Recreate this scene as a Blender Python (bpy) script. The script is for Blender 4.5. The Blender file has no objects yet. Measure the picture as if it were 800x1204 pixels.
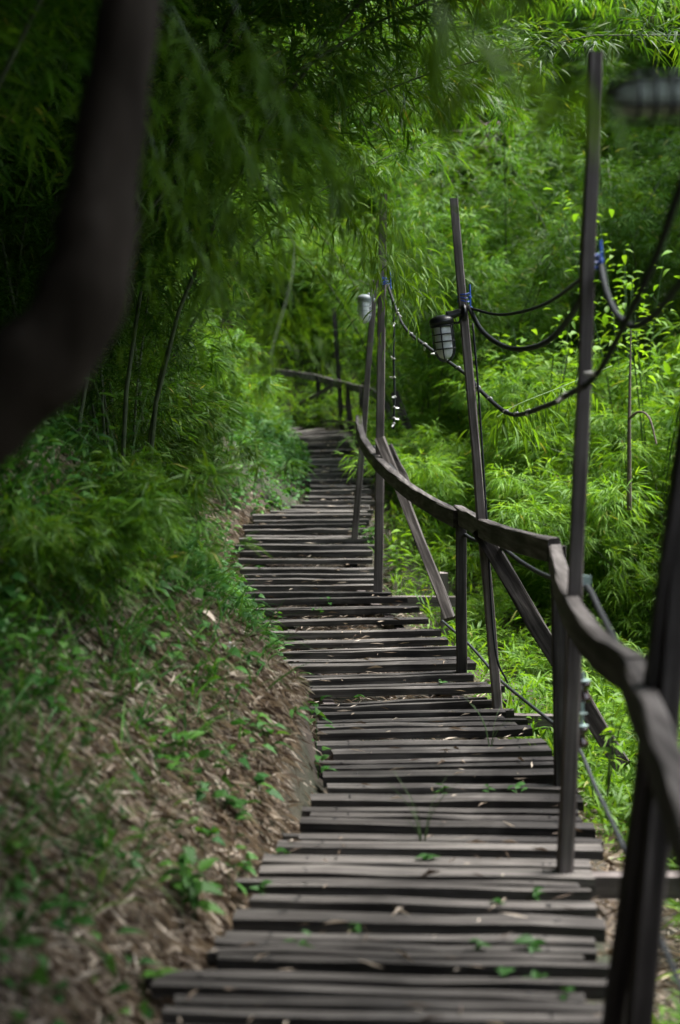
import bpy, math, random
import numpy as np
from mathutils import Vector, Matrix

random.seed(7)
rng = np.random.default_rng(11)
C = bpy.context.scene.collection

# ------------------------------------------------------------------ camera
SC = bpy.context.scene
CAM_Z = 1.6
F = 1785.0                                    # focal length in photograph pixels (800 x 1204)
PITCH = math.atan(132.0 / F)
cam_d = bpy.data.cameras.new('camera')
cam = bpy.data.objects.new('camera', cam_d)
C.objects.link(cam)
cam.location = (0, 0, CAM_Z)
cam.rotation_euler = (math.pi / 2 - PITCH, 0, 0)
cam_d.sensor_fit = 'VERTICAL'
cam_d.sensor_height = 24.0
cam_d.lens = 24.0 * F / 1204.0
cam_d.clip_start = 0.05
cam_d.clip_end = 500
cam_d.dof.use_dof = True
cam_d.dof.focus_distance = 9.0
cam_d.dof.aperture_fstop = 1.1
SC.camera = cam

# ------------------------------------------------------------------ sky, sun, exposure
SUN_EL, SUN_AZ = math.radians(60), math.radians(68)     # azimuth measured from +Y towards +X
w = bpy.data.worlds.new('World')
SC.world = w
w.use_nodes = True
nt = w.node_tree
bg = nt.nodes['Background']
sky = nt.nodes.new('ShaderNodeTexSky')
sky.sky_type = 'NISHITA'
sky.sun_disc = False
sky.sun_elevation = SUN_EL
sky.sun_rotation = SUN_AZ
pale = nt.nodes.new('ShaderNodeHueSaturation')               # thin overcast: the sky is nearly white
pale.inputs['Saturation'].default_value = 0.45
nt.links.new(sky.outputs[0], pale.inputs['Color'])
nt.links.new(pale.outputs[0], bg.inputs[0])
bg.inputs[1].default_value = 0.055
sl = bpy.data.lights.new('sun', 'SUN')
sl.energy = 1.5
sl.angle = math.radians(26)
sl.color = (1.0, 0.97, 0.92)
sun = bpy.data.objects.new('sun', sl)
C.objects.link(sun)
sdir = Vector((math.cos(SUN_EL) * math.sin(SUN_AZ), math.cos(SUN_EL) * math.cos(SUN_AZ), math.sin(SUN_EL)))
sun.rotation_euler = (-sdir).to_track_quat('-Z', 'Y').to_euler()
sun.location = (20, -10, 30)
SC.view_settings.view_transform = 'Standard'
SC.view_settings.look = 'None'
SC.view_settings.gamma = 1.0
SC.view_settings.exposure = 3.6
SC.cycles.max_bounces = 8
SC.cycles.diffuse_bounces = 4
SC.cycles.transmission_bounces = 4
SC.cycles.sample_clamp_indirect = 4.0


def P(px, py, d):
    """world point seen at photograph pixel (px, py), at distance d along +Y"""
    x, y = (px - 400.0) / F, -(py - 602.0) / F
    cp, sp = math.cos(PITCH), math.sin(PITCH)
    wy = cp + y * sp
    wz = -sp + y * cp
    k = d / wy
    return np.array((x * k, d, CAM_Z + wz * k))


# ------------------------------------------------------------------ deck line
DT = np.array([(1420, 2.7), (1300, 3.15), (1204, 3.62), (1100, 4.35), (1030, 5.0), (950, 5.9), (917, 6.4), (850, 7.7),
               (800, 8.8), (760, 9.8), (725, 10.7), (690, 11.6), (650, 12.5), (610, 13.4), (600, 13.8), (580, 14.8),
               (550, 16.4), (520, 18.2), (508, 19.2)], float)
ET = np.array([(1420, 120, 740), (1300, 165, 725), (1204, 190, 715), (1150, 205, 712), (1100, 262, 708), (1060, 285, 705), (1030, 303, 700), (1000, 325, 697),
               (970, 352, 692), (950, 368, 690), (920, 385, 672), (890, 385, 650), (870, 384, 635), (855, 375, 620),
               (845, 372, 604), (825, 362, 586), (810, 345, 583), (795, 342, 562), (775, 335, 547), (755, 332, 530),
               (740, 318, 512), (725, 310, 500), (700, 290, 470), (690, 287, 452), (670, 283, 445), (650, 282, 440),
               (630, 283, 437), (615, 288, 434), (605, 302, 434), (597, 335, 436), (588, 362, 438), (560, 364, 440), (530, 362, 432),
               (520, 352, 422), (508, 340, 410)], float)
fl = lambda a: a[::-1]


def Dy(y): return float(np.interp(y, fl(DT[:, 0]), fl(DT[:, 1])))
def Lx(y): return float(np.interp(y, fl(ET[:, 0]), fl(ET[:, 1])))
def Rx(y): return float(np.interp(y, fl(ET[:, 0]), fl(ET[:, 2])))


_ys = np.linspace(1420, 508, 120)
_L = np.array([P(Lx(y), y, Dy(y)) for y in _ys])
_R = np.array([P(Rx(y), y, Dy(y)) for y in _ys])
DD, XL, XR, ZD = _L[:, 1], _L[:, 0], _R[:, 0], _L[:, 2]


def xl(d): return np.interp(d, DD, XL)
def xr(d): return np.interp(d, DD, XR)
def zdk(d):
    z = np.interp(d, DD, ZD)
    return np.where(d > DD[-1], z + 0.10 * (d - DD[-1]), z)


def vnoise(x, y, s=1.0, seed=0):
    x = np.asarray(x, float) * s + seed * 17.3
    y = np.asarray(y, float) * s - seed * 9.1
    return (np.sin(x * 1.7 + 1.3 * np.sin(y * 1.1 + seed)) + np.sin(y * 1.9 + 1.7 * np.sin(x * 0.9 + 2 * seed))
            + 0.5 * np.sin(x * 3.7 + y * 2.9 + seed) + 0.35 * np.sin(x * 6.1 - y * 5.3 + 3 * seed)) / 2.85


def ground_z(x, y):
    x = np.asarray(x, float)
    y = np.asarray(y, float)
    z0 = zdk(y)
    l, r = xl(y), xr(y)
    tl = np.maximum(0, l - x)
    tr = np.maximum(0, x - r)
    cut = 0.36 * np.exp(-((y - 6.9) / 1.0) ** 2)                     # the undercut earth face beside the deck
    bank = 1.0 * np.maximum(0, tl - 0.06) - 0.10 * np.maximum(0, tl - 1.2)
    bank = bank + cut * np.clip((tl - 0.02) / 0.10, 0, 1) + 0.10 * np.clip(tl * 4, 0, 1) * vnoise(x, y, 1.6, 1) * np.clip(tl, 0.15, 1.5)
    bank = bank * np.where(y < 12, 1, np.clip(1 - (y - 12) * 0.05, 0.75, 1))
    drop = -0.14 * np.clip(tr / 0.15, 0, 1) - 0.42 * np.minimum(tr, 2.2) + 0.10 * vnoise(x, y, 1.2, 2) * np.clip(tr, 0, 1)
    rise = 0.34 * np.maximum(0, tr - 3.4)
    far = 0.62 * np.maximum(0, y - 20.0)
    near_flat = 0.015 * vnoise(x, y, 6, 3)
    return z0 - 0.135 + near_flat + bank + drop + rise + far


def gz(x, y): return float(ground_z(x, y))


# ------------------------------------------------------------------ object helpers
def link(o, parent=None):
    C.objects.link(o)
    if parent is not None:
        o.parent = parent
    return o


def tag(o, label=None, cat=None, group=None, kind=None):
    if label: o['label'] = label
    if cat: o['category'] = cat
    if group: o['group'] = group
    if kind: o['kind'] = kind
    return o


def thing(name, label, cat, loc, group=None, rz=0.0):
    o = bpy.data.objects.new(name, None)
    o.empty_display_size = 0.1
    C.objects.link(o)
    o.location = Vector(loc)
    o.rotation_euler = (0, 0, rz)
    return tag(o, label, cat, group)


class Geo:
    def __init__(self):
        self.v, self.l, self.s, self.r, self.n = [], [], [], [], 0

    def add(self, v, loops, sizes, rnd=0.5):
        v = np.asarray(v, float).reshape(-1, 3)
        self.v.append(v)
        self.l.append(np.asarray(loops, np.int64).ravel() + self.n)
        self.s.append(np.asarray(sizes, np.int64).ravel())
        r = np.asarray(rnd, float)
        self.r.append(np.full(len(v), float(r)) if r.ndim == 0 else r)
        self.n += len(v)

    def mesh(self, name, mat, smooth=False):
        v = np.concatenate(self.v); l = np.concatenate(self.l); s = np.concatenate(self.s); r = np.concatenate(self.r)
        me = bpy.data.meshes.new(name)
        me.vertices.add(len(v)); me.vertices.foreach_set('co', v.astype(np.float32).ravel())
        me.loops.add(len(l)); me.loops.foreach_set('vertex_index', l.astype(np.int32))
        me.polygons.add(len(s))
        st = np.concatenate(([0], np.cumsum(s)[:-1])).astype(np.int32)
        me.polygons.foreach_set('loop_start', st)
        a = me.attributes.new('rnd', 'FLOAT', 'POINT')
        a.data.foreach_set('value', r.astype(np.float32))
        me.update(calc_edges=True)
        me.polygons.foreach_set('use_smooth', np.full(len(s), bool(smooth)))
        me.materials.append(mat)
        return me

    def build(self, name, mat, parent=None, loc=(0, 0, 0), smooth=False):
        o = bpy.data.objects.new(name, self.mesh(name, mat, smooth))
        o.location = Vector(loc)
        return link(o, parent)


def norm(a):
    return a / np.maximum(1e-9, np.linalg.norm(a, axis=-1, keepdims=True))


def smoothline(pts, n):
    pts = np.asarray(pts, float)
    q = np.vstack([2 * pts[0] - pts[1], pts, 2 * pts[-1] - pts[-2]])
    m = len(pts) - 1
    out = []
    for t in np.linspace(0, m - 1e-6, n):
        i = int(t); f = t - i
        a, b, c, d = q[i], q[i + 1], q[i + 2], q[i + 3]
        out.append(0.5 * ((2 * b) + (c - a) * f + (2 * a - 5 * b + 4 * c - d) * f * f + (3 * b - a - 3 * c + d) * f ** 3))
    return np.array(out)


def tube(g, pts, rad, sides=6, rnd=0.5, cap=True):
    pts = np.asarray(pts, float)
    n = len(pts)
    rad = np.full(n, rad) if np.ndim(rad) == 0 else np.asarray(rad, float)
    t = norm(np.gradient(pts, axis=0))
    ref = np.array((0.13, 0.21, 1.0)) if abs(t[:, 2]).mean() < 0.8 else np.array((1.0, 0.2, 0.1))
    u = norm(np.cross(t, ref)); w_ = np.cross(t, u)
    a = np.linspace(0, 2 * np.pi, sides, endpoint=False)
    v = pts[:, None] + rad[:, None, None] * (np.cos(a)[None, :, None] * u[:, None] + np.sin(a)[None, :, None] * w_[:, None])
    i = np.arange(n - 1)[:, None] * sides; j = np.arange(sides)[None]; k = (j + 1) % sides
    q = np.stack([i + j, i + k, i + sides + k, i + sides + j], -1).reshape(-1, 4)
    loops = list(q.ravel()); sizes = [4] * len(q)
    if cap:
        loops += list(range(sides))[::-1]; sizes.append(sides)
        loops += list(range((n - 1) * sides, n * sides)); sizes.append(sides)
    g.add(v.reshape(-1, 3), loops, sizes, rnd)


def lathe(g, prof, sides=14, mat4=None, rnd=0.5):
    a = np.linspace(0, 2 * np.pi, sides, endpoint=False)
    prof = np.asarray(prof, float)
    v = np.stack([np.outer(prof[:, 0], np.cos(a)), np.outer(prof[:, 0], np.sin(a)), np.repeat(prof[:, 1:2], sides, 1)], -1).reshape(-1, 3)
    if mat4 is not None:
        v = v @ np.array(mat4.to_3x3()).T + np.array(mat4.translation)
    n = len(prof)
    i = np.arange(n - 1)[:, None] * sides; j = np.arange(sides)[None]; k = (j + 1) % sides
    q = np.stack([i + j, i + k, i + sides + k, i + sides + j], -1).reshape(-1, 4)
    g.add(v, q.ravel(), [4] * len(q), rnd)


def board(name, p0, p1, wid, thk, mat, parent=None, ploc=(0, 0, 0), up=(0, 0, 1), nseg=5, jit=0.004, chamfer=0.0, roll=0.0, taper=1.0):
    """one length of sawn timber from p0 to p1 (its middle line); width across, thickness along up"""
    p0, p1 = Vector(p0), Vector(p1)
    ln = (p1 - p0).length
    X = (p1 - p0).normalized(); U = Vector(up)
    Y = U.cross(X).normalized(); Z = X.cross(Y)
    if chamfer > 0:
        c = chamfer; a, b = wid / 2, thk / 2
        sec = np.array([(-a + c, -b), (a - c, -b), (a, -b + c), (a, b - c), (a - c, b), (-a + c, b), (-a, b - c), (-a, -b + c)])
    else:
        sec = np.array([(-wid / 2, -thk / 2), (wid / 2, -thk / 2), (wid / 2, thk / 2), (-wid / 2, thk / 2)])
    m = len(sec)
    xs = np.linspace(-ln / 2, ln / 2, nseg + 1)
    v = []
    ph = random.uniform(0, 9)
    for i, x in enumerate(xs):
        sc = 1 + (taper - 1) * i / nseg
        s = sec * sc + rng.normal(0, jit, (1, 2)) * 0.6 + rng.normal(0, jit * 0.5, (m, 2))
        e = rng.normal(0, jit, m) if i in (0, nseg) else np.zeros(m)
        v.append(np.column_stack([x + e, s[:, 0], s[:, 1] + jit * 0.8 * math.sin(x * 2.1 + ph)]))
    v = np.concatenate(v)
    i = np.arange(nseg)[:, None] * m; j = np.arange(m)[None]; k = (j + 1) % m
    q = np.stack([i + j, i + m + j, i + m + k, i + k], -1).reshape(-1, 4)[:, ::-1]
    q = q.reshape(-1, 4)
    g = Geo()
    loops = list(q.ravel()) + list(range(m))[::-1] + list(range(nseg * m, nseg * m + m))
    g.add(v, loops, [4] * len(q) + [m, m])
    o = g.build(name, mat, parent)
    M = Matrix((X, Y, Z)).transposed().to_4x4()
    if roll: M = M @ Matrix.Rotation(roll, 4, 'X')
    o.rotation_mode = 'QUATERNION'
    o.rotation_quaternion = M.to_quaternion()
    o.location = (p0 + p1) / 2 - Vector(ploc)
    return o


def sweep(name, pts, wid, hgt, mat, parent=None, ploc=(0, 0, 0), jit=0.002):
    """a plank on edge bent along a line of top-centre points"""
    pts = np.asarray(pts, float)
    t = norm(np.gradient(pts, axis=0)); t2 = t.copy(); t2[:, 2] = 0
    side = norm(np.cross(norm(t2), (0, 0, 1.0)))
    c = 0.006
    a = wid / 2
    sec = [(-a + c, 0), (-a, -c), (-a, -hgt + c), (-a + c, -hgt), (a - c, -hgt), (a, -hgt + c), (a, -c), (a - c, 0)]
    m, n = len(sec), len(pts)
    v = np.zeros((n, m, 3))
    for k, (s, h) in enumerate(sec):
        v[:, k] = pts + side * s + np.array((0, 0, h)) + rng.normal(0, jit, (n, 3)) * np.array((1, 1, 0.6))
    i = np.arange(n - 1)[:, None] * m; j = np.arange(m)[None]; k = (j + 1) % m
    q = np.stack([i + j, i + k, i + m + k, i + m + j], -1).reshape(-1, 4)
    g = Geo()
    g.add(v.reshape(-1, 3) - np.array(ploc), list(q.ravel()) + list(range(m))[::-1] + list(range((n - 1) * m, n * m)), [4] * len(q) + [m, m])
    return g.build(name, mat, parent)


# ------------------------------------------------------------------ materials
def new_mat(name):
    m = bpy.data.materials.new(name)
    m.use_nodes = True
    t = m.node_tree
    return m, t, t.nodes['Principled BSDF'], t.nodes['Material Output']


def ramp(t, src, stops):
    r = t.nodes.new('ShaderNodeValToRGB')
    e = r.color_ramp.elements
    while len(e) < len(stops): e.new(0.5)
    for k, (p, c) in enumerate(stops):
        e[k].position = p; e[k].color = (*c, 1)
    t.links.new(src, r.inputs[0])
    return r


def mixc(t, mode, fac, a, b):
    m = t.nodes.new('ShaderNodeMix'); m.data_type = 'RGBA'; m.blend_type = mode
    for sock, val in ((m.inputs[0], fac), (m.inputs[6], a), (m.inputs[7], b)):
        if isinstance(val, bpy.types.NodeSocket): t.links.new(val, sock)
        elif isinstance(val, tuple): sock.default_value = (*val, 1)
        else: sock.default_value = val
    return m.outputs[2]


def leaf_mat(name, stops, trans=0.42, rough=0.55, objvar=0.35, yellow=(1.25, 1.15, 0.5)):
    m, t, b, out = new_mat(name)
    at = t.nodes.new('ShaderNodeAttribute'); at.attribute_name = 'rnd'
    r = ramp(t, at.outputs['Fac'], stops)
    oi = t.nodes.new('ShaderNodeObjectInfo')
    hsv = t.nodes.new('ShaderNodeHueSaturation')
    mr = t.nodes.new('ShaderNodeMapRange')
    mr.inputs[3].default_value = 1 - objvar; mr.inputs[4].default_value = 1 + objvar
    t.links.new(oi.outputs['Random'], mr.inputs[0])
    t.links.new(mr.outputs[0], hsv.inputs['Value'])
    t.links.new(r.outputs[0], hsv.inputs['Color'])
    t.links.new(hsv.outputs[0], b.inputs['Base Color'])
    b.inputs['Roughness'].default_value = rough
    b.inputs['Specular IOR Level'].default_value = 0.22
    tr = t.nodes.new('ShaderNodeBsdfTranslucent')
    tc = mixc(t, 'MULTIPLY', 1.0, hsv.outputs[0], yellow)
    t.links.new(tc, tr.inputs[0])
    mx = t.nodes.new('ShaderNodeMixShader'); mx.inputs[0].default_value = trans
    t.links.new(b.outputs[0], mx.inputs[1]); t.links.new(tr.outputs[0], mx.inputs[2])
    t.links.new(mx.outputs[0], out.inputs[0])
    return m


def wood_mat(name, dark, mid, light, rough=0.75, scale=1.0, crack=0.5, axis='X'):
    m, t, b, out = new_mat(name)
    tc = t.nodes.new('ShaderNodeTexCoord')
    oi = t.nodes.new('ShaderNodeObjectInfo')
    add = t.nodes.new('ShaderNodeVectorMath'); add.operation = 'ADD'
    off = t.nodes.new('ShaderNodeVectorMath'); off.operation = 'SCALE'
    off.inputs[0].default_value = (37.0, 11.0, 23.0)
    t.links.new(oi.outputs['Random'], off.inputs['Scale'])
    t.links.new(tc.outputs['Object'], add.inputs[0]); t.links.new(off.outputs[0], add.inputs[1])
    mp = t.nodes.new('ShaderNodeMapping')
    mp.inputs['Scale'].default_value = {'X': (1.6 * scale, 45 * scale, 45 * scale), 'Y': (45 * scale, 1.6 * scale, 45 * scale)}[axis]
    t.links.new(add.outputs[0], mp.inputs[0])
    n1 = t.nodes.new('ShaderNodeTexNoise'); n1.inputs['Scale'].default_value = 1.0; n1.inputs['Detail'].default_value = 6; n1.inputs['Roughness'].default_value = 0.65
    t.links.new(mp.outputs[0], n1.inputs[0])
    n2 = t.nodes.new('ShaderNodeTexNoise'); n2.inputs['Scale'].default_value = 3.2; n2.inputs['Detail'].default_value = 4
    t.links.new(add.outputs[0], n2.inputs[0])
    r = ramp(t, n1.outputs[0], [(0.33, dark), (0.5, mid), (0.69, light)])
    r2 = ramp(t, n2.outputs[0], [(0.3, (0.45, 0.43, 0.42)), (0.62, (1.1, 1.08, 1.05))])
    c = mixc(t, 'MULTIPLY', 0.85, r.outputs[0], r2.outputs[0])
    hsv = t.nodes.new('ShaderNodeHueSaturation')
    mr = t.nodes.new('ShaderNodeMapRange'); mr.inputs[3].default_value = 0.62; mr.inputs[4].default_value = 1.38
    t.links.new(oi.outputs['Random'], mr.inputs[0]); t.links.new(mr.outputs[0], hsv.inputs['Value'])
    t.links.new(c, hsv.inputs['Color'])
    t.links.new(hsv.outputs[0], b.inputs['Base Color'])
    b.inputs['Roughness'].default_value = rough
    b.inputs['Specular IOR Level'].default_value = 0.16
    bp = t.nodes.new('ShaderNodeBump'); bp.inputs['Strength'].default_value = crack; bp.inputs['Distance'].default_value = 0.004
    t.links.new(n1.outputs[0], bp.inputs['Height']); t.links.new(bp.outputs[0], b.inputs['Normal'])
    return m


def plain_mat(name, col, rough=0.5, metal=0.0, spec=0.5, var=0.15):
    m, t, b, out = new_mat(name)
    tc = t.nodes.new('ShaderNodeTexCoord')
    n = t.nodes.new('ShaderNodeTexNoise'); n.inputs['Scale'].default_value = 30; n.inputs['Detail'].default_value = 4
    t.links.new(tc.outputs['Object'], n.inputs[0])
    r = ramp(t, n.outputs[0], [(0.3, tuple(x * (1 - var) for x in col)), (0.7, tuple(min(1, x * (1 + var)) for x in col))])
    t.links.new(r.outputs[0], b.inputs['Base Color'])
    b.inputs['Roughness'].default_value = rough; b.inputs['Metallic'].default_value = metal
    b.inputs['Specular IOR Level'].default_value = spec
    return m


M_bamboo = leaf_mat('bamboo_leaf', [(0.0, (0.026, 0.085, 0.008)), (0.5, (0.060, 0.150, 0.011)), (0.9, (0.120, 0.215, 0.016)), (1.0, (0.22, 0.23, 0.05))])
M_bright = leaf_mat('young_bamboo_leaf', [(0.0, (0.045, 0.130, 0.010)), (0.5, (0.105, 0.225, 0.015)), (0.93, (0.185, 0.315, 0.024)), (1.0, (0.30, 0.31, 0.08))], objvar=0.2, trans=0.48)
M_broad = leaf_mat('broad_leaf', [(0.0, (0.020, 0.080, 0.016)), (0.6, (0.045, 0.135, 0.022)), (1.0, (0.085, 0.195, 0.026))], trans=0.35, objvar=0.2)
M_sage = leaf_mat('pale_leaf', [(0.0, (0.09, 0.20, 0.09)), (1.0, (0.16, 0.30, 0.13))], trans=0.3, objvar=0.1)
M_bank = leaf_mat('bank_leaf', [(0.0, (0.022, 0.090, 0.018)), (0.6, (0.045, 0.140, 0.022)), (1.0, (0.085, 0.200, 0.030))], trans=0.35, objvar=0.1)
M_litter = leaf_mat('dry_leaf', [(0.0, (0.045, 0.030, 0.021)), (0.25, (0.13, 0.092, 0.066)), (0.6, (0.34, 0.275, 0.212)), (1.0, (0.62, 0.54, 0.45))],
                    trans=0.12, rough=0.6, objvar=0.05, yellow=(1, 0.9, 0.7))
M_plank = wood_mat('weathered_plank', (0.022, 0.0200, 0.0190), (0.076, 0.0700, 0.0660), (0.170, 0.1590, 0.1510))
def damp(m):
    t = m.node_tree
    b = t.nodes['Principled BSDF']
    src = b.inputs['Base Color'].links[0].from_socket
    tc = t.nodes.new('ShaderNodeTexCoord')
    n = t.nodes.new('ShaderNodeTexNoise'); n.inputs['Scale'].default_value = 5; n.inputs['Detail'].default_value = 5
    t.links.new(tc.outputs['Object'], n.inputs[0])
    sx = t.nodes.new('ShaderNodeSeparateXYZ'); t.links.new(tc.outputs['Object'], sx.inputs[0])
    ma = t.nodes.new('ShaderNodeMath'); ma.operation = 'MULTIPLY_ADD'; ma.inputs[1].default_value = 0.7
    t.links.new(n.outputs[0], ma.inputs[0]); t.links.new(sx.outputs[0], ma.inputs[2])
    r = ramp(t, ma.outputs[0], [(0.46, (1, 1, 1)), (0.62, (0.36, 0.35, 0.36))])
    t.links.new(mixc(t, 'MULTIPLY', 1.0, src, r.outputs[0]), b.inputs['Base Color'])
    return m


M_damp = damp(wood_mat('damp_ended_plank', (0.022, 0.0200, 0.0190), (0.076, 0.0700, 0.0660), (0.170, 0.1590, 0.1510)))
M_rail = wood_mat('grey_rail_timber', (0.016, 0.0135, 0.013), (0.040, 0.035, 0.0342), (0.095, 0.086, 0.084), crack=0.3)
M_raillong = wood_mat('grey_bent_timber', (0.027, 0.0238, 0.0232), (0.070, 0.063, 0.061), (0.15, 0.139, 0.136), crack=0.4, scale=0.8, axis='Y')
M_pole = wood_mat('dark_pole_timber', (0.060, 0.050, 0.049), (0.125, 0.108, 0.105), (0.20, 0.178, 0.173), crack=0.25)
M_brace = wood_mat('old_brace_timber', (0.013, 0.010, 0.009), (0.042, 0.037, 0.035), (0.115, 0.105, 0.098), crack=0.8)
M_culm = plain_mat('bamboo_culm', (0.040, 0.055, 0.018), 0.6, var=0.4)
M_twig = plain_mat('dry_twig', (0.085, 0.064, 0.048), 0.8, var=0.4)
M_stem = plain_mat('green_stem', (0.06, 0.11, 0.03), 0.6, var=0.3)
M_black = plain_mat('black_lamp_metal', (0.012, 0.012, 0.015), 0.4, spec=0.5)
M_grey = plain_mat('grey_lamp_metal', (0.30, 0.32, 0.33), 0.45, spec=0.5)
M_glass = plain_mat('milky_lamp_glass', (0.72, 0.74, 0.74), 0.25, spec=0.5, var=0.05)
M_dull = plain_mat('grey_green_lamp_glass', (0.34, 0.38, 0.32), 0.3, spec=0.5, var=0.1)  # darker and greener than the milky glass
M_cable = plain_mat('cable_rubber', (0.018, 0.020, 0.022), 0.7, spec=0.15)
M_cable2 = plain_mat('grey_cable_rubber', (0.030, 0.034, 0.037), 0.75, spec=0.12)
M_blue = plain_mat('blue_cord', (0.012, 0.07, 0.38), 0.5)
M_bulb = plain_mat('clear_bulb', (0.45, 0.44, 0.42), 0.3, spec=0.6)
M_ceramic = plain_mat('brown_ceramic', (0.022, 0.010, 0.008), 0.12, spec=0.8)
M_galv = plain_mat('galvanised_steel', (0.35, 0.45, 0.45), 0.35, metal=0.6)
M_paper = plain_mat('pale_scrap', (0.42, 0.43, 0.45), 0.7)


def bark():
    m, t, b, out = new_mat('rough_bark')
    tc = t.nodes.new('ShaderNodeTexCoord')
    mp = t.nodes.new('ShaderNodeMapping'); mp.inputs['Scale'].default_value = (6, 6, 2)
    t.links.new(tc.outputs['Object'], mp.inputs[0])
    n = t.nodes.new('ShaderNodeTexNoise'); n.inputs['Scale'].default_value = 1.4; n.inputs['Detail'].default_value = 8
    t.links.new(mp.outputs[0], n.inputs[0])
    r = ramp(t, n.outputs[0], [(0.3, (0.012, 0.009, 0.006)), (0.55, (0.032, 0.025, 0.019)), (0.75, (0.085, 0.069, 0.056))])
    t.links.new(r.outputs[0], b.inputs['Base Color']); b.inputs['Roughness'].default_value = 0.9; b.inputs['Specular IOR Level'].default_value = 0.08
    bp = t.nodes.new('ShaderNodeBump'); bp.inputs['Strength'].default_value = 0.8; bp.inputs['Distance'].default_value = 0.02
    t.links.new(n.outputs[0], bp.inputs['Height']); t.links.new(bp.outputs[0], b.inputs['Normal'])
    return m


def soil():
    m, t, b, out = new_mat('forest_soil')
    tc = t.nodes.new('ShaderNodeTexCoord')
    n = t.nodes.new('ShaderNodeTexNoise'); n.inputs['Scale'].default_value = 14; n.inputs['Detail'].default_value = 9; n.inputs['Roughness'].default_value = 0.7
    n2 = t.nodes.new('ShaderNodeTexNoise'); n2.inputs['Scale'].default_value = 1.2; n2.inputs['Detail'].default_value = 5
    t.links.new(tc.outputs['Object'], n.inputs[0]); t.links.new(tc.outputs['Object'], n2.inputs[0])
    r = ramp(t, n.outputs[0], [(0.3, (0.022, 0.015, 0.010)), (0.55, (0.050, 0.036, 0.026)), (0.78, (0.12, 0.09, 0.064))])
    r2 = ramp(t, n2.outputs[0], [(0.42, (0.0, 0.0, 0.0)), (0.65, (1.0, 1.0, 1.0))])
    c = mixc(t, 'MIX', r2.outputs[0], r.outputs[0], (0.018, 0.024, 0.009))
    t.links.new(c, b.inputs['Base Color']); b.inputs['Roughness'].default_value = 0.95
    bp = t.nodes.new('ShaderNodeBump'); bp.inputs['Strength'].default_value = 0.7; bp.inputs['Distance'].default_value = 0.03
    t.links.new(n.outputs[0], bp.inputs['Height']); t.links.new(bp.outputs[0], b.inputs['Normal'])
    return m


M_bark, M_soil = bark(), soil()

# ------------------------------------------------------------------ terrain
gx = np.concatenate([np.linspace(-40, -6, 18)[:-1], np.linspace(-6, 7, 140), np.linspace(7, 40, 18)[1:]])
gy = np.concatenate([np.linspace(-30, 0, 16)[:-1], np.linspace(0, 24, 230), np.linspace(24, 60, 24)[1:]])
GX, GY = np.meshgrid(gx, gy)
GZ = np.clip(ground_z(GX, GY), -8, 22)
g = Geo()
nx, ny = len(gx), len(gy)
i = np.arange(ny - 1)[:, None] * nx; j = np.arange(nx - 1)[None]
q = np.stack([i + j, i + j + 1, i + nx + j + 1, i + nx + j], -1).reshape(-1, 4)
g.add(np.stack([GX, GY, GZ], -1).reshape(-1, 3), q.ravel(), [4] * len(q))
tag(g.build('ground', M_soil, smooth=True), kind='structure')

# ------------------------------------------------------------------ boardwalk
deck = bpy.data.objects.new('boardwalk', None)
link(deck); tag(deck, kind='structure')
plank_ys = [1420, 1378, 1335, 1295, 1258, 1222, 1187, 1156, 1129, 1101, 1078, 1058, 1041, 1025, 1010, 995, 981, 967, 953, 938, 922, 911, 896, 882, 870, 858, 851, 844,
            836, 825, 808, 795, 781, 773, 763, 752, 740, 727, 715, 704, 697, 689, 680, 675, 668, 656, 647, 641, 634, 628, 622, 616, 610, 605, 601,
            597, 593, 588, 583, 577, 570, 564, 557, 551, 546, 540, 535, 529, 524, 519, 515, 511, 508]
def tilt(y): return float(np.interp(y, [505, 600, 690, 760, 820, 860, 920, 1000, 1100, 1250], [4, 1, 0, 10, 12, 10, 2, -12, -20, -30]))


gn = Geo(); lathe(gn, [(0.0055, 0.0), (0.005, 0.0022), (0.001, 0.003)], 7)
NAIL = gn.mesh('nail', M_black)


def nails(pl):
    xs = [v.co.x for v in pl.data.vertices]; zs = [v.co.z for v in pl.data.vertices]; yy_ = [v.co.y for v in pl.data.vertices]
    for f in (0.13, 0.87):
        for _ in range(2 if max(yy_) > 0.035 else 1):
            o = bpy.data.objects.new('nail', NAIL); link(o, pl)
            o.location = (min(xs) + f * (max(xs) - min(xs)) + random.uniform(-0.02, 0.02), random.uniform(-0.6, 0.6) * max(yy_), max(zs) - 0.0025)


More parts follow.
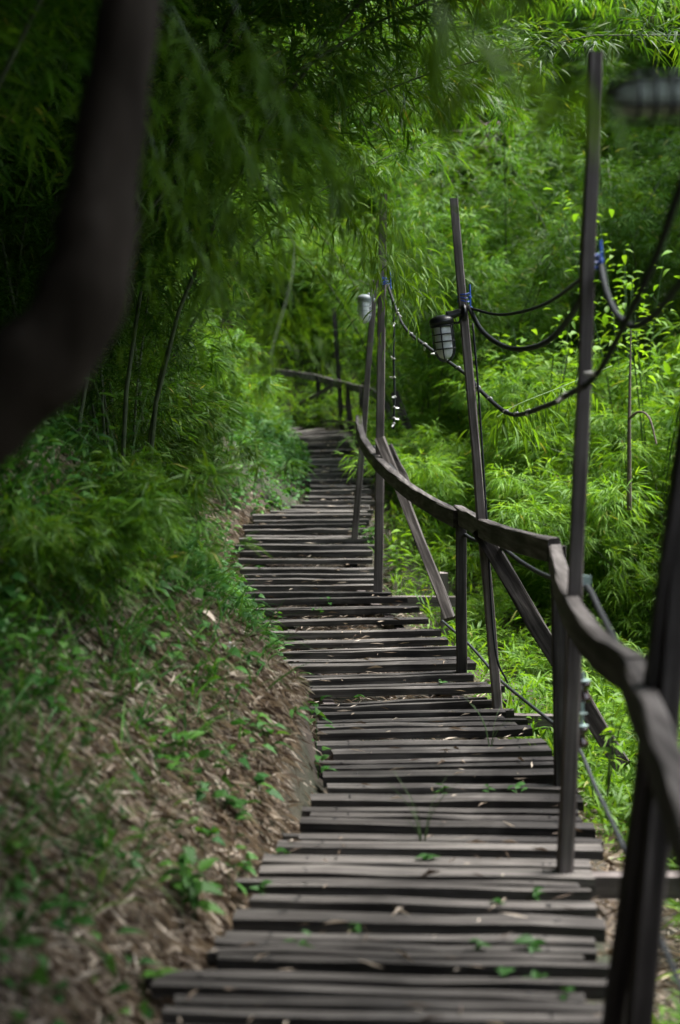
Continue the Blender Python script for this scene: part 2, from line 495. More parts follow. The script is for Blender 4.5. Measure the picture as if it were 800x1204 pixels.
ends = []
for k, y in enumerate(plank_ys):
    t = tilt(y) * 0.55 + random.uniform(-1.5, 1.5) * (y / 900)
    dmid = Dy(y)
    dl, dr = Dy(y + t / 2), Dy(y - t / 2)
    s = 1785 / dmid
    a = P(Lx(y) - random.uniform(-0.03, 0.05) * s, y, dmid); b = P(Rx(y) + random.uniform(-0.035, 0.04) * s, y, dmid)
    a[1], b[1] = dl, dr
    a[2], b[2] = float(zdk(np.array(dl))), float(zdk(np.array(dr)))
    ends.append((a, b, dmid))
for k, (a, b, d) in enumerate(ends):
    nxt = ends[k + 1][2] - d if k + 1 < len(ends) else 0.2
    prv = d - ends[k - 1][2] if k else 0.2
    gap = min(nxt, prv)
    wid = float(np.clip((0.52 if d < 11.2 else 0.72 if d < 13.6 else 0.84) * gap, 0.055, 0.112 if d < 11.2 else 0.15 if d < 13.6 else 0.30)) * random.uniform(0.86, 1.12)
    thk = random.uniform(0.036, 0.05)
    dz = random.uniform(-0.010, 0.006)
    a = a + (0, 0, dz - thk / 2); b = b + (0, 0, dz + random.uniform(-0.008, 0.008) - thk / 2)
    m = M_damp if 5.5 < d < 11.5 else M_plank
    ro = random.uniform(-0.05, 0.05)
    if random.random() < 0.38 and wid > 0.075:                    # two narrow slats laid side by side
        for sgn in (-1, 1):
            o = (random.uniform(-0.05, 0.05), sgn * (wid * 0.27 + 0.004), random.uniform(-0.008, 0.004))
            o2 = (random.uniform(-0.06, 0.06), sgn * (wid * 0.27 + random.uniform(0.003, 0.012)), o[2])
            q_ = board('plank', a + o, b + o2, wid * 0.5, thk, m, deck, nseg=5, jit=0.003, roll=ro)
            if 3.4 < d < 11.5: nails(q_)
    else:
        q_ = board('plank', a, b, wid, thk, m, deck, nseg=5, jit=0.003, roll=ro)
        if 3.4 < d < 11.5: nails(q_)
for (l, yl, dl, r, yr, dr) in ((338, 515, 18.7, 402, 508, 19.5), (326, 513, 18.9, 378, 506, 19.75), (314, 511.5, 19.1, 352, 504, 19.95), (303, 510, 19.3, 330, 503, 20.1)):
    board('plank', P(l, yl, dl), P(r, yr, dr), 0.13, 0.045, M_plank, deck, nseg=3, jit=0.003)
ds = np.linspace(2.6, 19.2, 60)
for fr in (0.16, 0.84):
    pts = np.column_stack([xl(ds) + fr * (xr(ds) - xl(ds)), ds, zdk(ds) - 0.062])
    sweep('stringer', pts, 0.07, 0.08, M_pole, deck)
for (x0, x1, py, d) in ((560, 845, 1011, 5.2), (470, 664, 829, 8.15), (380, 548, 692, 11.5)):
    a, b = P(x0, py, d), P(x1, py, d)
    z = float(zdk(np.array(d))) - 0.085
    a[2] = b[2] = z
    board('support_beam', a, b, 0.07, 0.075, M_pole, deck, nseg=3)
a = P(522, 700, 11.2)
board('support_stub', a - (0, 0, 0.3), P(522, 673, 11.2), 0.06, 0.05, M_pole, deck, up=(0, 1, 0), nseg=3)

# ------------------------------------------------------------------ handrail
rl = P(655, 1000, 6.0); rl[2] = gz(rl[0], rl[1])
rail = thing('handrail', 'curving grey timber handrail on posts along the right edge of the boardwalk', 'handrail', rl)
R1 = [P(*a) for a in ((422, 488, 12.75), (424, 503, 12.4), (433, 522, 11.9), (452, 544, 11.2), (478, 566, 10.4), (508, 585, 9.7), (538, 600, 9.0))]
R2 = [P(*a) for a in ((527, 593, 9.2), (560, 608, 8.35), (600, 621, 7.4), (652, 633, 6.35))]
R3 = [P(*a) for a in ((652, 634, 6.5), (660, 668, 5.75), (676, 708, 4.95), (706, 744, 4.35), (748, 772, 3.85))]
R4 = [P(*a) for a in ((742, 766, 3.95), (765, 822, 3.4), (800, 918, 2.7), (870, 1100, 2.0), (980, 1400, 1.45))]
R2[0] = R2[0] + (0.06, 0, -0.004); R2[1] = R2[1] + (0.02, 0, 0)
for Rr, n in ((R1, 24), (R2, 16), (R3, 16), (R4, 16)):
    sweep('rail_board', smoothline(Rr, n), 0.055, 0.104, M_raillong, rail, rl)


def railpost(base, top, wx=0.062, wy=0.05, mat=M_rail):
    return board('post', base, top, wx, wy, mat, rail, rl, up=(0, 1, 0), nseg=5, jit=0.002, chamfer=0.005)


railpost(P(660, 930, 6.38), P(657, 642, 6.42), 0.06)
railpost(P(543, 812, 9.02), P(542, 612, 9.02), 0.064)
railpost(P(850, 1500, 2.35), P(862, 1110, 2.05), 0.06)
for (a, b, wd, th) in ((P(564, 624, 8.25), P(732, 902, 7.35), 0.088, 0.045), (P(447, 516, 11.5), P(530, 728, 10.35), 0.075, 0.04), (P(457, 524, 12.5), P(482, 575, 12.1), 0.06, 0.03)):
    board('brace', a, b, wd, th, M_brace, rail, rl, up=(0, 1, 0.2), nseg=7, jit=0.005, chamfer=0.006)
board('bracket', P(672, 681, 5.2), P(694, 683, 5.22), 0.02, 0.035, M_galv, rail, rl, nseg=1, jit=0)

# far handrail
fl_ = P(375, 505, 20.0)
frail = thing('handrail', 'distant dark handrail where the boardwalk bends left out of sight', 'handrail', fl_)
sweep('rail_board', smoothline([P(*a) for a in ((318, 433, 20.6), (345, 436, 20.5), (375, 441, 20.3), (398, 448, 20.0))], 14), 0.05, 0.09, M_raillong, frail, fl_)
sweep('rail_board', smoothline([P(*a) for a in ((396, 446, 20.02), (418, 452, 19.2), (437, 456, 18.2), (452, 470, 17.0), (462, 490, 16.2))], 14), 0.05, 0.09, M_raillong, frail, fl_)
for (a, b, wd) in ((P(375, 510, 20.3), P(374, 443, 20.3), 0.06), (P(403, 512, 20.0), P(393, 362, 20.1), 0.06), (P(414, 512, 19.4), P(407, 452, 19.5), 0.07),
                   (P(427, 545, 18.3), P(425, 455, 18.6), 0.06)):
    board('post', a, b, wd, 0.05, M_rail, frail, fl_, up=(0, 1, 0), nseg=4, jit=0.002)
board('brace', P(352, 476, 20.3), P(398, 449, 20.05), 0.05, 0.04, M_brace, frail, fl_, up=(0, 1, 0.1), nseg=4)
board('brace', P(464, 462, 16.4), P(497, 548, 15.6), 0.09, 0.04, M_brace, frail, fl_, up=(0, 1, 0.1), nseg=4)
board('lower_rail', P(362, 493, 20.4), P(425, 498, 19.0), 0.03, 0.03, M_rail, frail, fl_, nseg=3)

# ------------------------------------------------------------------ poles
def pole(label, base, top, wx, wy, second=None, mat=M_pole):
    lo = np.array(base)
    t = thing('wooden_pole', label, 'pole', lo, 'wooden poles along the boardwalk')
    board('shaft', base, top, wx, wy, mat, t, lo, up=(0, 1, 0), nseg=8, jit=0.003, chamfer=0.006, taper=0.85)
    if second:
        board('shaft', second[0], second[1], wx * 0.8, wy, mat, t, lo, up=(0, 1, 0), nseg=8, jit=0.003, chamfer=0.006, taper=0.9)
    return t


pole('slim grey pole leaning left that carries the black caged lamp', P(587, 845, 8.15), P(534, 234, 8.45), 0.052, 0.06)
pole('tall straight pole at the bend with its top lost in bamboo leaves', P(445, 702, 11.45), P(451, 228, 11.7), 0.068, 0.06)
pole('leaning pole behind the far end of the curved rail beside the small pale lamp', P(417, 640, 12.85), P(441, 330, 12.7), 0.055, 0.05)
pole('tall pole nailed to the deck behind the joint of two rail boards', P(664, 1036, 5.05), P(701, 62, 5.2), 0.052, 0.05)
pole('closest blurred black double pole at the right edge of the picture', P(742, 1300, 3.42), P(862, 20, 3.72), 0.058, 0.06,
     second=(P(708, 1300, 3.5), P(834, 300, 3.62)), mat=M_rail)

# ------------------------------------------------------------------ caged lamps
def lamp(label, top, M, metal, s=1.0, arm=0.13, glass=None):
    """bulkhead lamp: local -Z is the way the glass points, the arm leaves towards +X"""
    t = thing('caged_lamp', label, 'lamp', top, 'caged lamps on the poles')
    t.rotation_mode = 'QUATERNION'
    t.rotation_quaternion = M.to_quaternion()
    t.scale = (s, s, s)
    g = Geo()
    lathe(g, [(0.001, 0.022), (0.03, 0.02), (0.055, 0.008), (0.068, -0.004), (0.068, -0.03), (0.058, -0.032), (0.055, -0.042), (0.001, -0.042)], 18)
    g.build('cap', metal, t, smooth=True)
    g = Geo()
    lathe(g, [(0.046, -0.040), (0.048, -0.06), (0.048, -0.16), (0.044, -0.185), (0.033, -0.207), (0.016, -0.219), (0.001, -0.222)], 18)
    g.build('glass', glass or M_glass, t, smooth=True)
    g = Geo()
    for k in range(6):
        a = k * math.pi / 3 + 0.3
        pr = [(0.060, -0.035), (0.061, -0.09), (0.061, -0.16), (0.054, -0.195), (0.036, -0.222), (0.004, -0.236)]
        tube(g, [(r * math.cos(a), r * math.sin(a), z) for r, z in pr], 0.0042, 5)
    for z in (-0.085, -0.125, -0.165):
        a = np.linspace(0, 2 * np.pi, 19)
        tube(g, np.column_stack([0.061 * np.cos(a), 0.061 * np.sin(a), np.full(19, z)]), 0.004, 5, cap=False)
    a = np.linspace(0, 2 * np.pi, 19)
    tube(g, np.column_stack([0.06 * np.cos(a), 0.06 * np.sin(a), np.full(19, -0.04)]), 0.006, 5, cap=False)
    g.build('cage', metal, t, smooth=True)
    g = Geo()
    tube(g, smoothline([(0.03, 0, 0.012), (0.07, 0, 0.016), (arm, 0, 0.028)], 8), np.linspace(0.026, 0.018, 8), 10)
    tube(g, smoothline([(0.066, 0, -0.03), (0.095, 0, -0.03), (arm, 0, 0.0)], 6), 0.007, 6)
    g.build('arm', metal, t, smooth=True)
    g = Geo()
    lathe(g, [(0.001, 0.0), (0.045, 0.0), (0.045, 0.012), (0.03, 0.022), (0.001, 0.024)], 14, Matrix.Translation((arm + 0.022, 0, 0.02)) @ Matrix.Rotation(-math.pi / 2, 4, 'Y'))
    g.build('mounting_plate', metal, t, smooth=True)
    return t


lamp('black caged lamp with white glass on the slim leaning pole', P(519, 375, 8.35), Matrix.Rotation(math.radians(-7), 4, 'Y'), M_black, 1.0, 0.115)
lamp('small pale grey caged lamp on the far leaning pole', P(429, 349, 12.6), Matrix.Rotation(math.radians(1), 4, 'Y'), M_grey, 0.92, 0.06)
lamp('blurred grey caged lamp lying sideways at the top right corner', P(828, 112, 3.62), Matrix.Rotation(math.radians(88), 4, 'Y') @ Matrix.Rotation(math.radians(40), 4, 'Z'), M_black, 0.98, 0.09, M_dull)

# ------------------------------------------------------------------ cables
def cable(label, pts, r, mat, n=40, name='cable', cat='cable', group=None):
    pts = [P(*a) for a in pts]
    lo = pts[0]
    t = thing(name, label, cat, lo, group)
    g = Geo()
    line = smoothline(pts, n)
    tube(g, line - lo, r, 6)
    g.build('wire', mat, t, smooth=True)
    return t, line, lo


def bulbs(t, line, lo, idx):
    for k in idx:
        p = line[k] - lo
        g = Geo()
        d = np.array((random.uniform(-1, 1), random.uniform(-0.5, 0.5), random.uniform(-1, 0.4)))
        d = d / np.linalg.norm(d)
        tube(g, [p - d * 0.002, p + d * 0.018, p + d * 0.025, p + d * 0.042], [0.008, 0.008, 0.0075, 0.004], 6)
        tube(g, smoothline([p + (-0.014, 0, 0.005), p + (0, -0.012, 0.012), p + (0.012, 0, 0.004)], 5), 0.0045, 5)
        g.build('bulb', M_bulb, t)


def tie(t, p, lo):
    g = Geo()
    p = np.array(p) - lo
    for k in range(3):
        a = np.linspace(0, 2 * np.pi, 10)
        q = p + (0, 0, 0.02 * k - 0.02)
        tube(g, np.column_stack([q[0] + 0.033 * np.cos(a), q[1] + 0.036 * np.sin(a), q[2] + 0.006 * np.sin(a * 2 + k)]), 0.0035, 5, cap=False)
    tube(g, smoothline([p + (0.032, -0.03, 0.07), p + (0.034, -0.035, 0.02), p + (0.036, -0.03, -0.05)], 6), 0.005, 5)
    lathe(g, [(0.001, 0.012), (0.009, 0.008), (0.011, 0), (0.008, -0.008), (0.001, -0.012)], 7, Matrix.Translation(p + (0.04, -0.03, -0.06)))
    lathe(g, [(0.001, 0.012), (0.009, 0.008), (0.011, 0), (0.008, -0.008), (0.001, -0.012)], 7, Matrix.Translation(p + (0.032, -0.035, 0.0)))
    g.build('blue_tie', M_blue, t)


t, ln, lo = cable('string of small unlit bulbs sagging from the bend pole past the black lamp',
                  [(456, 335, 11.4), (474, 382, 11.0), (503, 408, 10.2), (548, 440, 9.0), (566, 460, 8.3), (600, 487, 7.4), (640, 478, 6.2), (672, 462, 5.4), (702, 440, 4.9), (740, 370, 4.4), (772, 300, 4.0), (800, 220, 3.7), (840, 110, 3.5)],
                  0.011, M_cable, 70, 'light_string', 'string lights')
bulbs(t, ln, lo, [4, 8, 11, 13, 16, 19, 22, 25, 28, 30, 32, 39, 46])
tie(t, P(454, 330, 11.55), lo)
t, ln, lo = cable('black string of unlit bulbs hanging straight down beside the bend pole', [(459, 330, 11.9), (463, 370, 11.9), (463, 420, 11.9), (464, 460, 11.9), (463, 505, 11.9)], 0.009, M_cable, 30, 'light_string', 'string lights')
bulbs(t, ln, lo, [6, 9, 15, 19, 23, 25, 27, 28])
t, ln, lo = cable('grey cable sagging between the slim pole and the tall pole', [(551, 360, 8.4), (568, 390, 8.0), (598, 409, 7.4), (635, 406, 6.7), (662, 384, 6.2), (690, 340, 5.3)], 0.013, M_cable2, 30)
tie(t, P(545, 350, 8.4), lo)
cable('thin dark wire above the sagging grey cable', [(551, 362, 8.4), (590, 370, 7.8), (640, 358, 6.8), (697, 318, 5.25)], 0.008, M_cable, 24)
t, ln, lo = cable('blue-grey cable looping down from the tall pole towards the closest pole', [(705, 305, 5.2), (712, 340, 5.05), (724, 368, 4.9), (745, 384, 4.6), (772, 368, 4.2), (805, 325, 3.75), (832, 290, 3.6)], 0.012, M_cable2, 30)
tie(t, P(693, 308, 5.2), lo)
cable('black cable strung under the handrail outside the posts', [(440, 525, 12.0), (480, 570, 10.6), (520, 603, 9.6), (552, 632, 8.9), (580, 638, 8.4), (588, 641, 8.2), (612, 660, 7.6), (640, 676, 6.9), (668, 684, 5.6), (690, 690, 5.2), (706, 720, 4.8), (735, 775, 4.1), (790, 860, 3.4)], 0.011, M_cable, 60)
cable('dark cable running low along the outer edge of the boardwalk', [(520, 730, 9.9), (552, 758, 9.2), (580, 790, 8.5), (592, 803, 8.2), (640, 842, 7.2), (668, 865, 6.4), (682, 882, 6.0), (700, 925, 5.2), (728, 985, 4.6), (765, 1075, 4.0), (800, 1160, 3.6), (850, 1290, 3.2)], 0.0085, M_cable2, 60)
cable('thin black wire running down the slim leaning pole', [(556, 380, 8.35), (562, 450, 8.3), (568, 540, 8.25), (573, 620, 8.2), (582, 760, 8.1), (597, 803, 8.1)], 0.006, M_cable, 30)

# ------------------------------------------------------------------ insulators
ins_b = P(684, 845, 5.4)
t = thing('insulator_bracket', 'steel rod bracket holding two insulators on the tall pole', 'bracket', ins_b)
g = Geo(); tube(g, [P(686, 790, 5.35) - ins_b, P(684, 880, 5.35) - ins_b], 0.006, 6)
g.build('rod', M_galv, t)
board('plate', P(668, 840, 5.2), P(686, 838, 5.36), 0.03, 0.006, M_galv, t, ins_b, nseg=1, jit=0)
for py, lab in ((813, 'upper dark brown spool insulator behind the tall pole'), (866, 'lower dark brown spool insulator behind the tall pole with the cable on it')):
    c = P(686 if py < 850 else 683, py, 5.35)
    s = thing('spool_insulator', lab, 'insulator', c, 'spool insulators')
    g = Geo()
    lathe(g, [(0.002, 0.036), (0.024, 0.036), (0.028, 0.029), (0.027, 0.022), (0.018, 0.012), (0.016, 0.002), (0.019, -0.008), (0.029, -0.018), (0.031, -0.026), (0.026, -0.036), (0.002, -0.037)], 16)
    g.build('spool', M_ceramic, s, smooth=True)
    g = Geo()
    lathe(g, [(0.001, 0.050), (0.008, 0.050), (0.009, 0.044), (0.027, 0.042), (0.027, 0.038), (0.001, 0.0375)], 10)
    g.build('washer', M_galv, s)

# ------------------------------------------------------------------ foliage
UP = np.array((0, 0, 1.0))


def leaves(g, Pp, D, L, W, bend=0.25, rnd=None, roll=None, belly=0.34, fold=0.25):
    """lanceolate leaf blades, six vertices each, drooping under their weight"""
    n = len(Pp)
    if n == 0: return
    D = norm(D)
    L = np.broadcast_to(L, (n,))[:, None]; W = np.broadcast_to(W, (n,))[:, None]; B = np.broadcast_to(bend, (n,))[:, None]
    S = norm(np.cross(D, UP) + rng.normal(0, 0.05, (n, 3)))
    N = np.cross(S, D)
    a = rng.normal(0, 0.5, n) if roll is None else np.asarray(roll)
    S = S * np.cos(a)[:, None] + N * np.sin(a)[:, None]
    N = np.cross(S, D)
    f = N * W * fold
    v = np.zeros((n, 6, 3))
    v[:, 0] = Pp
    c1 = Pp + D * L * 0.30 - UP * B * L * 0.09; c2 = Pp + D * L * 0.66 - UP * B * L * 0.42
    v[:, 1] = c1 - S * W * 0.5 + f; v[:, 2] = c1 + S * W * 0.5 + f
    v[:, 3] = c2 - S * W * belly + f * 0.6; v[:, 4] = c2 + S * W * belly + f * 0.6
    v[:, 5] = Pp + D * L - UP * B * L
    o = np.arange(n)[:, None] * 6
    loops = (o + np.array([0, 2, 1, 1, 2, 4, 3, 3, 4, 5])).ravel()
    r = rng.random(n) if rnd is None else np.broadcast_to(rnd, (n,))
    g.add(v.reshape(-1, 3), loops, np.tile([3, 4, 3], n), np.repeat(r, 6))


def blades(g, Pp, D, L, W, rnd=None):
    """flat four-point leaves (litter)"""
    n = len(Pp)
    D = norm(D); S = norm(np.cross(D, UP + rng.normal(0, 0.5, (n, 3))))
    L = np.broadcast_to(L, (n,))[:, None]; W = np.broadcast_to(W, (n,))[:, None]
    v = np.zeros((n, 4, 3))
    v[:, 0] = Pp; v[:, 2] = Pp + D * L
    c = Pp + D * L * 0.42 + np.array((0, 0, 1)) * L * rng.uniform(-0.05, 0.16, (n, 1))
    v[:, 1] = c - S * W / 2; v[:, 3] = c + S * W / 2
    o = np.arange(n)[:, None] * 4
    r = rng.random(n) if rnd is None else rnd
    g.add(v.reshape(-1, 3), (o + np.array([0, 1, 2, 0, 2, 3])).ravel(), np.tile([3, 3], n), np.repeat(r, 4))


def ribbons(g, A, B, w0, rnd=0.0):
    n = len(A)
    S = norm(np.cross(B - A, rng.normal(0, 1, (n, 3)))) * w0 / 2
    v = np.stack([A - S, A + S, B + S * 0.4, B - S * 0.4], 1)
    o = np.arange(n)[:, None] * 4
    g.add(v.reshape(-1, 3), (o + np.array([0, 1, 2, 3])).ravel(), np.full(n, 4), rnd)


def sprays(g, B, T, TL, k, L, W, droop=0.35, bend=0.3, spread=0.75, twig=None, lo=0.3):
    """bamboo twigs (m of them): k leaves fan out alternately along each"""
    m = len(B)
    T = norm(T)
    TL = np.broadcast_to(TL, (m,))
    lat = norm(np.cross(T, UP) + rng.normal(0, 0.35, (m, 3)))
    tt = np.linspace(lo, 1.0, k)[None] * np.ones((m, 1)) + rng.normal(0, 0.04, (m, k))
    sgn = np.where(np.arange(k) % 2 == 0, 1, -1)[None] * rng.choice([-1, 1], (m, 1))
    ang = spread * rng.uniform(0.5, 1.25, (m, k)) * np.linspace(1.1, 0.45, k)[None]
    base = B[:, None] + T[:, None] * (tt * TL[:, None])[..., None] - UP * (0.18 * TL[:, None] * tt ** 2)[..., None]
    d = T[:, None] * np.cos(ang)[..., None] + lat[:, None] * (np.sin(ang) * sgn)[..., None]
    d = d + rng.normal(0, 0.16, d.shape) - UP * (droop * rng.uniform(0.3, 1.4, (m, k)))[..., None]
    n = m * k
    rt = np.clip(np.repeat(rng.random(m), k) * 0.5 + rng.random(n) * 0.5, 0, 1)
    rt = np.where(rng.random(n) < 0.012, 1.0, rt * 0.93)
    leaves(g, base.reshape(-1, 3), d.reshape(-1, 3), L * rng.uniform(0.6, 1.25, n), W * rng.uniform(0.75, 1.2, n), bend * rng.uniform(0.2, 1.6, n), rt)
    if twig is not None:
        ribbons(twig, B, B + T * TL[:, None] - UP * 0.18 * TL[:, None], 0.005)


def culm_curve(base, h, az, lean, droop, n=14):
    s = np.linspace(0, 1, n)
    d = np.array((math.cos(az), math.sin(az), 0))
    z = h * (s - droop * s ** 3)
    return base + d * (lean * s ** 1.8)[:, None] + UP * z[:, None] + rng.normal(0, 0.01, (n, 3)) * s[:, None]


def bamboo_parts(seed, nc, h, lean, droop, r0, spread, nodes, tw, k, L, W, mat, az=None, azs=math.pi, s0=0.18, tl=(0.25, 0.6), leafdroop=0.35):
    """meshes of one clump: a list of culms and a foliage mesh"""
    global rng
    keep = rng; rng = np.random.default_rng(seed)
    culms, fol = [], Geo()
    for c in range(nc):
        base = np.array((rng.normal(0, spread), rng.normal(0, spread), -0.15))
        a = (rng.uniform(0, 2 * math.pi) if az is None else az + rng.uniform(-azs, azs))
        hh = h * rng.uniform(0.65, 1.1)
        line = culm_curve(base, hh, a, lean * rng.uniform(0.5, 1.3), droop * rng.uniform(0.6, 1.2))
        cg = Geo(); tube(cg, line, np.linspace(r0, r0 * 0.2, len(line)), 6, cap=False)
        culms.append(cg.mesh('culm', M_culm, True))
        s = np.linspace(s0, 1, nodes)
        pos = np.stack([np.interp(s, np.linspace(0, 1, len(line)), line[:, i]) for i in range(3)], -1)
        tan = norm(np.gradient(pos, axis=0))
        B = np.repeat(pos, tw, 0); Tn = np.repeat(tan, tw, 0)
        th = rng.uniform(0, 2 * np.pi, len(B))
        rad = np.column_stack([np.cos(th), np.sin(th), rng.uniform(-0.35, 0.55, len(B))])
        T = norm(rad + 0.45 * Tn)
        tls = rng.uniform(*tl, len(B)) * (1.15 - 0.5 * np.repeat(s, tw))
        # side branch, then two or three leafy twigs on it
        tipb = B + T * tls[:, None] * 0.5
        ribbons(fol, B, tipb, 0.006, 0.1)
        sprays(fol, np.concatenate([tipb, tipb, B + T * tls[:, None] * 0.15]),
               np.concatenate([T, norm(T + rng.normal(0, 0.5, T.shape)), norm(T + rng.normal(0, 0.6, T.shape))]),
               np.concatenate([tls, tls * 0.8, tls * 0.8]) * 0.7, k, L, W, leafdroop)
    rng = keep
    return culms, fol.mesh('foliage', mat)


def place(name, parts, label, cat, group, loc, rz=0.0, s=1.0, tiltv=(0, 0)):
    t = thing(name, label, cat, loc, group, rz)
    t.rotation_euler = (tiltv[0], tiltv[1], rz)
    t.scale = (s, s, s)
    for me in parts[0]:
        link(bpy.data.objects.new('culm', me), t)
    link(bpy.data.objects.new('foliage', parts[1]), t)
    return t


TALL = [bamboo_parts(100 + i, 5, 5.6, 2.0, 0.22, 0.018, 0.18, 30, 4, 7, 0.135, 0.0145, M_bamboo, s0=0.12) for i in range(4)]
BUSH = [bamboo_parts(200 + i, 9, 2.1, 1.1, 0.30, 0.008, 0.22, 14, 3, 7, 0.165, 0.0155, M_bright, s0=0.15, tl=(0.2, 0.5)) for i in range(4)]
BIGB = [bamboo_parts(400 + i, 9, 3.3, 1.7, 0.34, 0.010, 0.25, 20, 4, 7, 0.145, 0.0135, M_bright, s0=0.12, tl=(0.25, 0.6)) for i in range(3)]
ARCH = [bamboo_parts(300 + i, 5, 6.0, 4.2, 0.42, 0.012, 0.2, 34, 4, 7, 0.135, 0.015, M_bamboo, az=0.0, azs=0.45, s0=0.2) for i in range(3)]
SHADE = [bamboo_parts(260 + i, 9, 2.1, 1.1, 0.30, 0.008, 0.22, 14, 3, 7, 0.19, 0.019, M_bamboo, s0=0.12, tl=(0.2, 0.5)) for i in range(2)]
SHADY = bamboo_parts(250, 10, 1.7, 1.6, 0.30, 0.006, 0.3, 9, 2, 6, 0.32, 0.024, M_bamboo, s0=0.15, tl=(0.2, 0.5))
rng = np.random.default_rng(5)

# thicket on the far slope, right of and behind the boardwalk
far_lab = 'tall green bamboo clump in the dense thicket behind the boardwalk'
cnt = 0
for d in np.arange(17.5, 31, 1.15):
    xa, xb = -0.30 * d - 1.5, 0.27 * d + 1.5
    for x in np.arange(xa, xb, 1.05):
        xx = x + rng.uniform(-0.45, 0.45); yy = d + rng.uniform(-0.5, 0.5)
        if yy < 21.0 and float(xl(yy)) - 1.2 < xx < float(xr(yy)) + 1.0: continue
        if xx < 2.4 and yy < 24.0: continue
        if xx > 1.0 and yy < 19 and rng.random() < 0.5: continue
        place('bamboo_clump', TALL[cnt % 4], far_lab, 'bamboo', 'tall bamboo clumps on the far slope', (xx, yy, gz(xx, yy)), rng.uniform(0, 6.28), rng.uniform(0.8, 1.15))
        cnt += 1
# bright bushes in the open on the right
nb = 0
for d in np.arange(9.0, 19.0, 0.8):
    for x in np.arange(float(xr(d)) + (0.95 if d < 13 else 2.0), 0.25 * d + 1.2, 0.85):
        xx = x + rng.uniform(-0.3, 0.3); yy = d + rng.uniform(-0.35, 0.35)
        if rng.random() < 0.12: continue
        s = rng.uniform(0.75, 1.1) * (0.40 + 0.05 * max(0, d - 9.0)) * (1.0 if xx > float(xr(d)) + 1.5 else 0.7)
        place('bamboo_bush', BUSH[nb % 4], 'bright green low bamboo bush on the open slope right of the handrail', 'bamboo', 'bamboo bushes right of the handrail',
              (xx, yy, gz(xx, yy)), rng.uniform(0, 6.28), s)
        nb += 1
for k in range(44):
    xx, yy = rng.uniform(-4.5, 0.9), rng.uniform(21.9, 25.5)
    place('bamboo_bush', BUSH[k % 4], 'leafy green bamboo bush behind the distant handrail', 'bamboo', 'bamboo bushes behind the distant handrail', (xx, yy, gz(xx, yy)), rng.uniform(0, 6.28), rng.uniform(0.5, 0.95))
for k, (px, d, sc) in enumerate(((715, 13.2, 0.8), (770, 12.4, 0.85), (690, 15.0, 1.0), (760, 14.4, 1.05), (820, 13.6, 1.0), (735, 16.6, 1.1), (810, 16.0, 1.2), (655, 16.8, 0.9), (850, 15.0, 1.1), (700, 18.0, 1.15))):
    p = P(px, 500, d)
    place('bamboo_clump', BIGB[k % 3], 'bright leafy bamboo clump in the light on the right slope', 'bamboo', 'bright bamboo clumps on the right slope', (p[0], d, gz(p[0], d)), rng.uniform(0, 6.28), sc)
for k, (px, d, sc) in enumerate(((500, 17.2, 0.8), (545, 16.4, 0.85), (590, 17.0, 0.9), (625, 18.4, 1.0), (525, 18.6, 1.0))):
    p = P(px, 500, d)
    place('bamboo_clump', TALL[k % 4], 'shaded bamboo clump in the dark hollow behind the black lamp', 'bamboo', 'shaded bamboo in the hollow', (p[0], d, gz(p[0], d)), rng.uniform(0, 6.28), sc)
for k, (px, d, sc) in enumerate(((575, 15.4, 0.8), (560, 16.6, 0.8), (585, 14.2, 0.85), (610, 15.6, 1.0), (640, 14.8, 0.9))):
    p = P(px, 500, d)
    place('bamboo_bush', BIGB[k % 3], 'feathery green bamboo bush between the black lamp and the bend pole', 'bamboo', 'feathery bushes behind the bend of the rail', (p[0], d, gz(p[0], d)), rng.uniform(0, 6.28), sc * 0.8)
# shaded bamboo on the left slope
nl = 0
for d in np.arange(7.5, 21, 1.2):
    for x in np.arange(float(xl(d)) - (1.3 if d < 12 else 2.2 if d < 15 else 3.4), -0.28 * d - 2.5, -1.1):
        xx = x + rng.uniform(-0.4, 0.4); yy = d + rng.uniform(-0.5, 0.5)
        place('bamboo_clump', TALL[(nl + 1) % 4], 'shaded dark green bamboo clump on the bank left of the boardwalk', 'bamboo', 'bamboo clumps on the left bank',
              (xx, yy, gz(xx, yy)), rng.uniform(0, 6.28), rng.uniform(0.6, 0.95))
        nl += 1
for k in range(34):
    d = rng.uniform(11.5, 16.0); xx = float(xl(d)) - rng.uniform(0.55, 2.2) - (0.75 if d > 14 else 0)
    place('bamboo_bush', SHADE[k % 2], 'dark bamboo bush overhanging the left edge of the far boardwalk', 'bamboo', 'shaded bamboo bushes along the far left edge', (xx, d, gz(xx, d)), rng.uniform(0, 6.28), rng.uniform(0.45, 0.8))
# arching canopy over the walk
na = 0
for d in np.arange(-6.0, 17.6, 0.9):
    for off in (1.4, 2.6, 3.8, 5.2):
        if d > 14 or (off < 2 and (d > 13 or d < 3.6)) or (off < 3 and d < 2.4): continue
        xx = float(xl(max(3.0, d))) - off - rng.uniform(0, 0.8); yy = d + rng.uniform(-0.4, 0.4)
        ra_, rs_ = rng.uniform(-0.45, 0.35), rng.uniform(0.85, 1.15)
        if -2.6 < d < 3.4 and off < 3:                           # none droops in front of the lens
            na += 1
            continue
        place('arching_bamboo', ARCH[na % 3], 'arching bamboo leaning over the boardwalk from the left bank', 'bamboo', 'bamboo arching over the walk',
              (xx, yy, gz(xx, yy)), ra_, rs_)
        na += 1

for k in range(46):
    xx, yy = rng.uniform(-6.0, 6.5), rng.uniform(-8.0, -2.2)
    place('bamboo_clump', TALL[k % 4], 'tall bamboo clump standing behind the viewer', 'bamboo', 'bamboo clumps behind the viewer', (xx, yy, gz(xx, yy)), rng.uniform(0, 6.28), rng.uniform(0.9, 1.2))

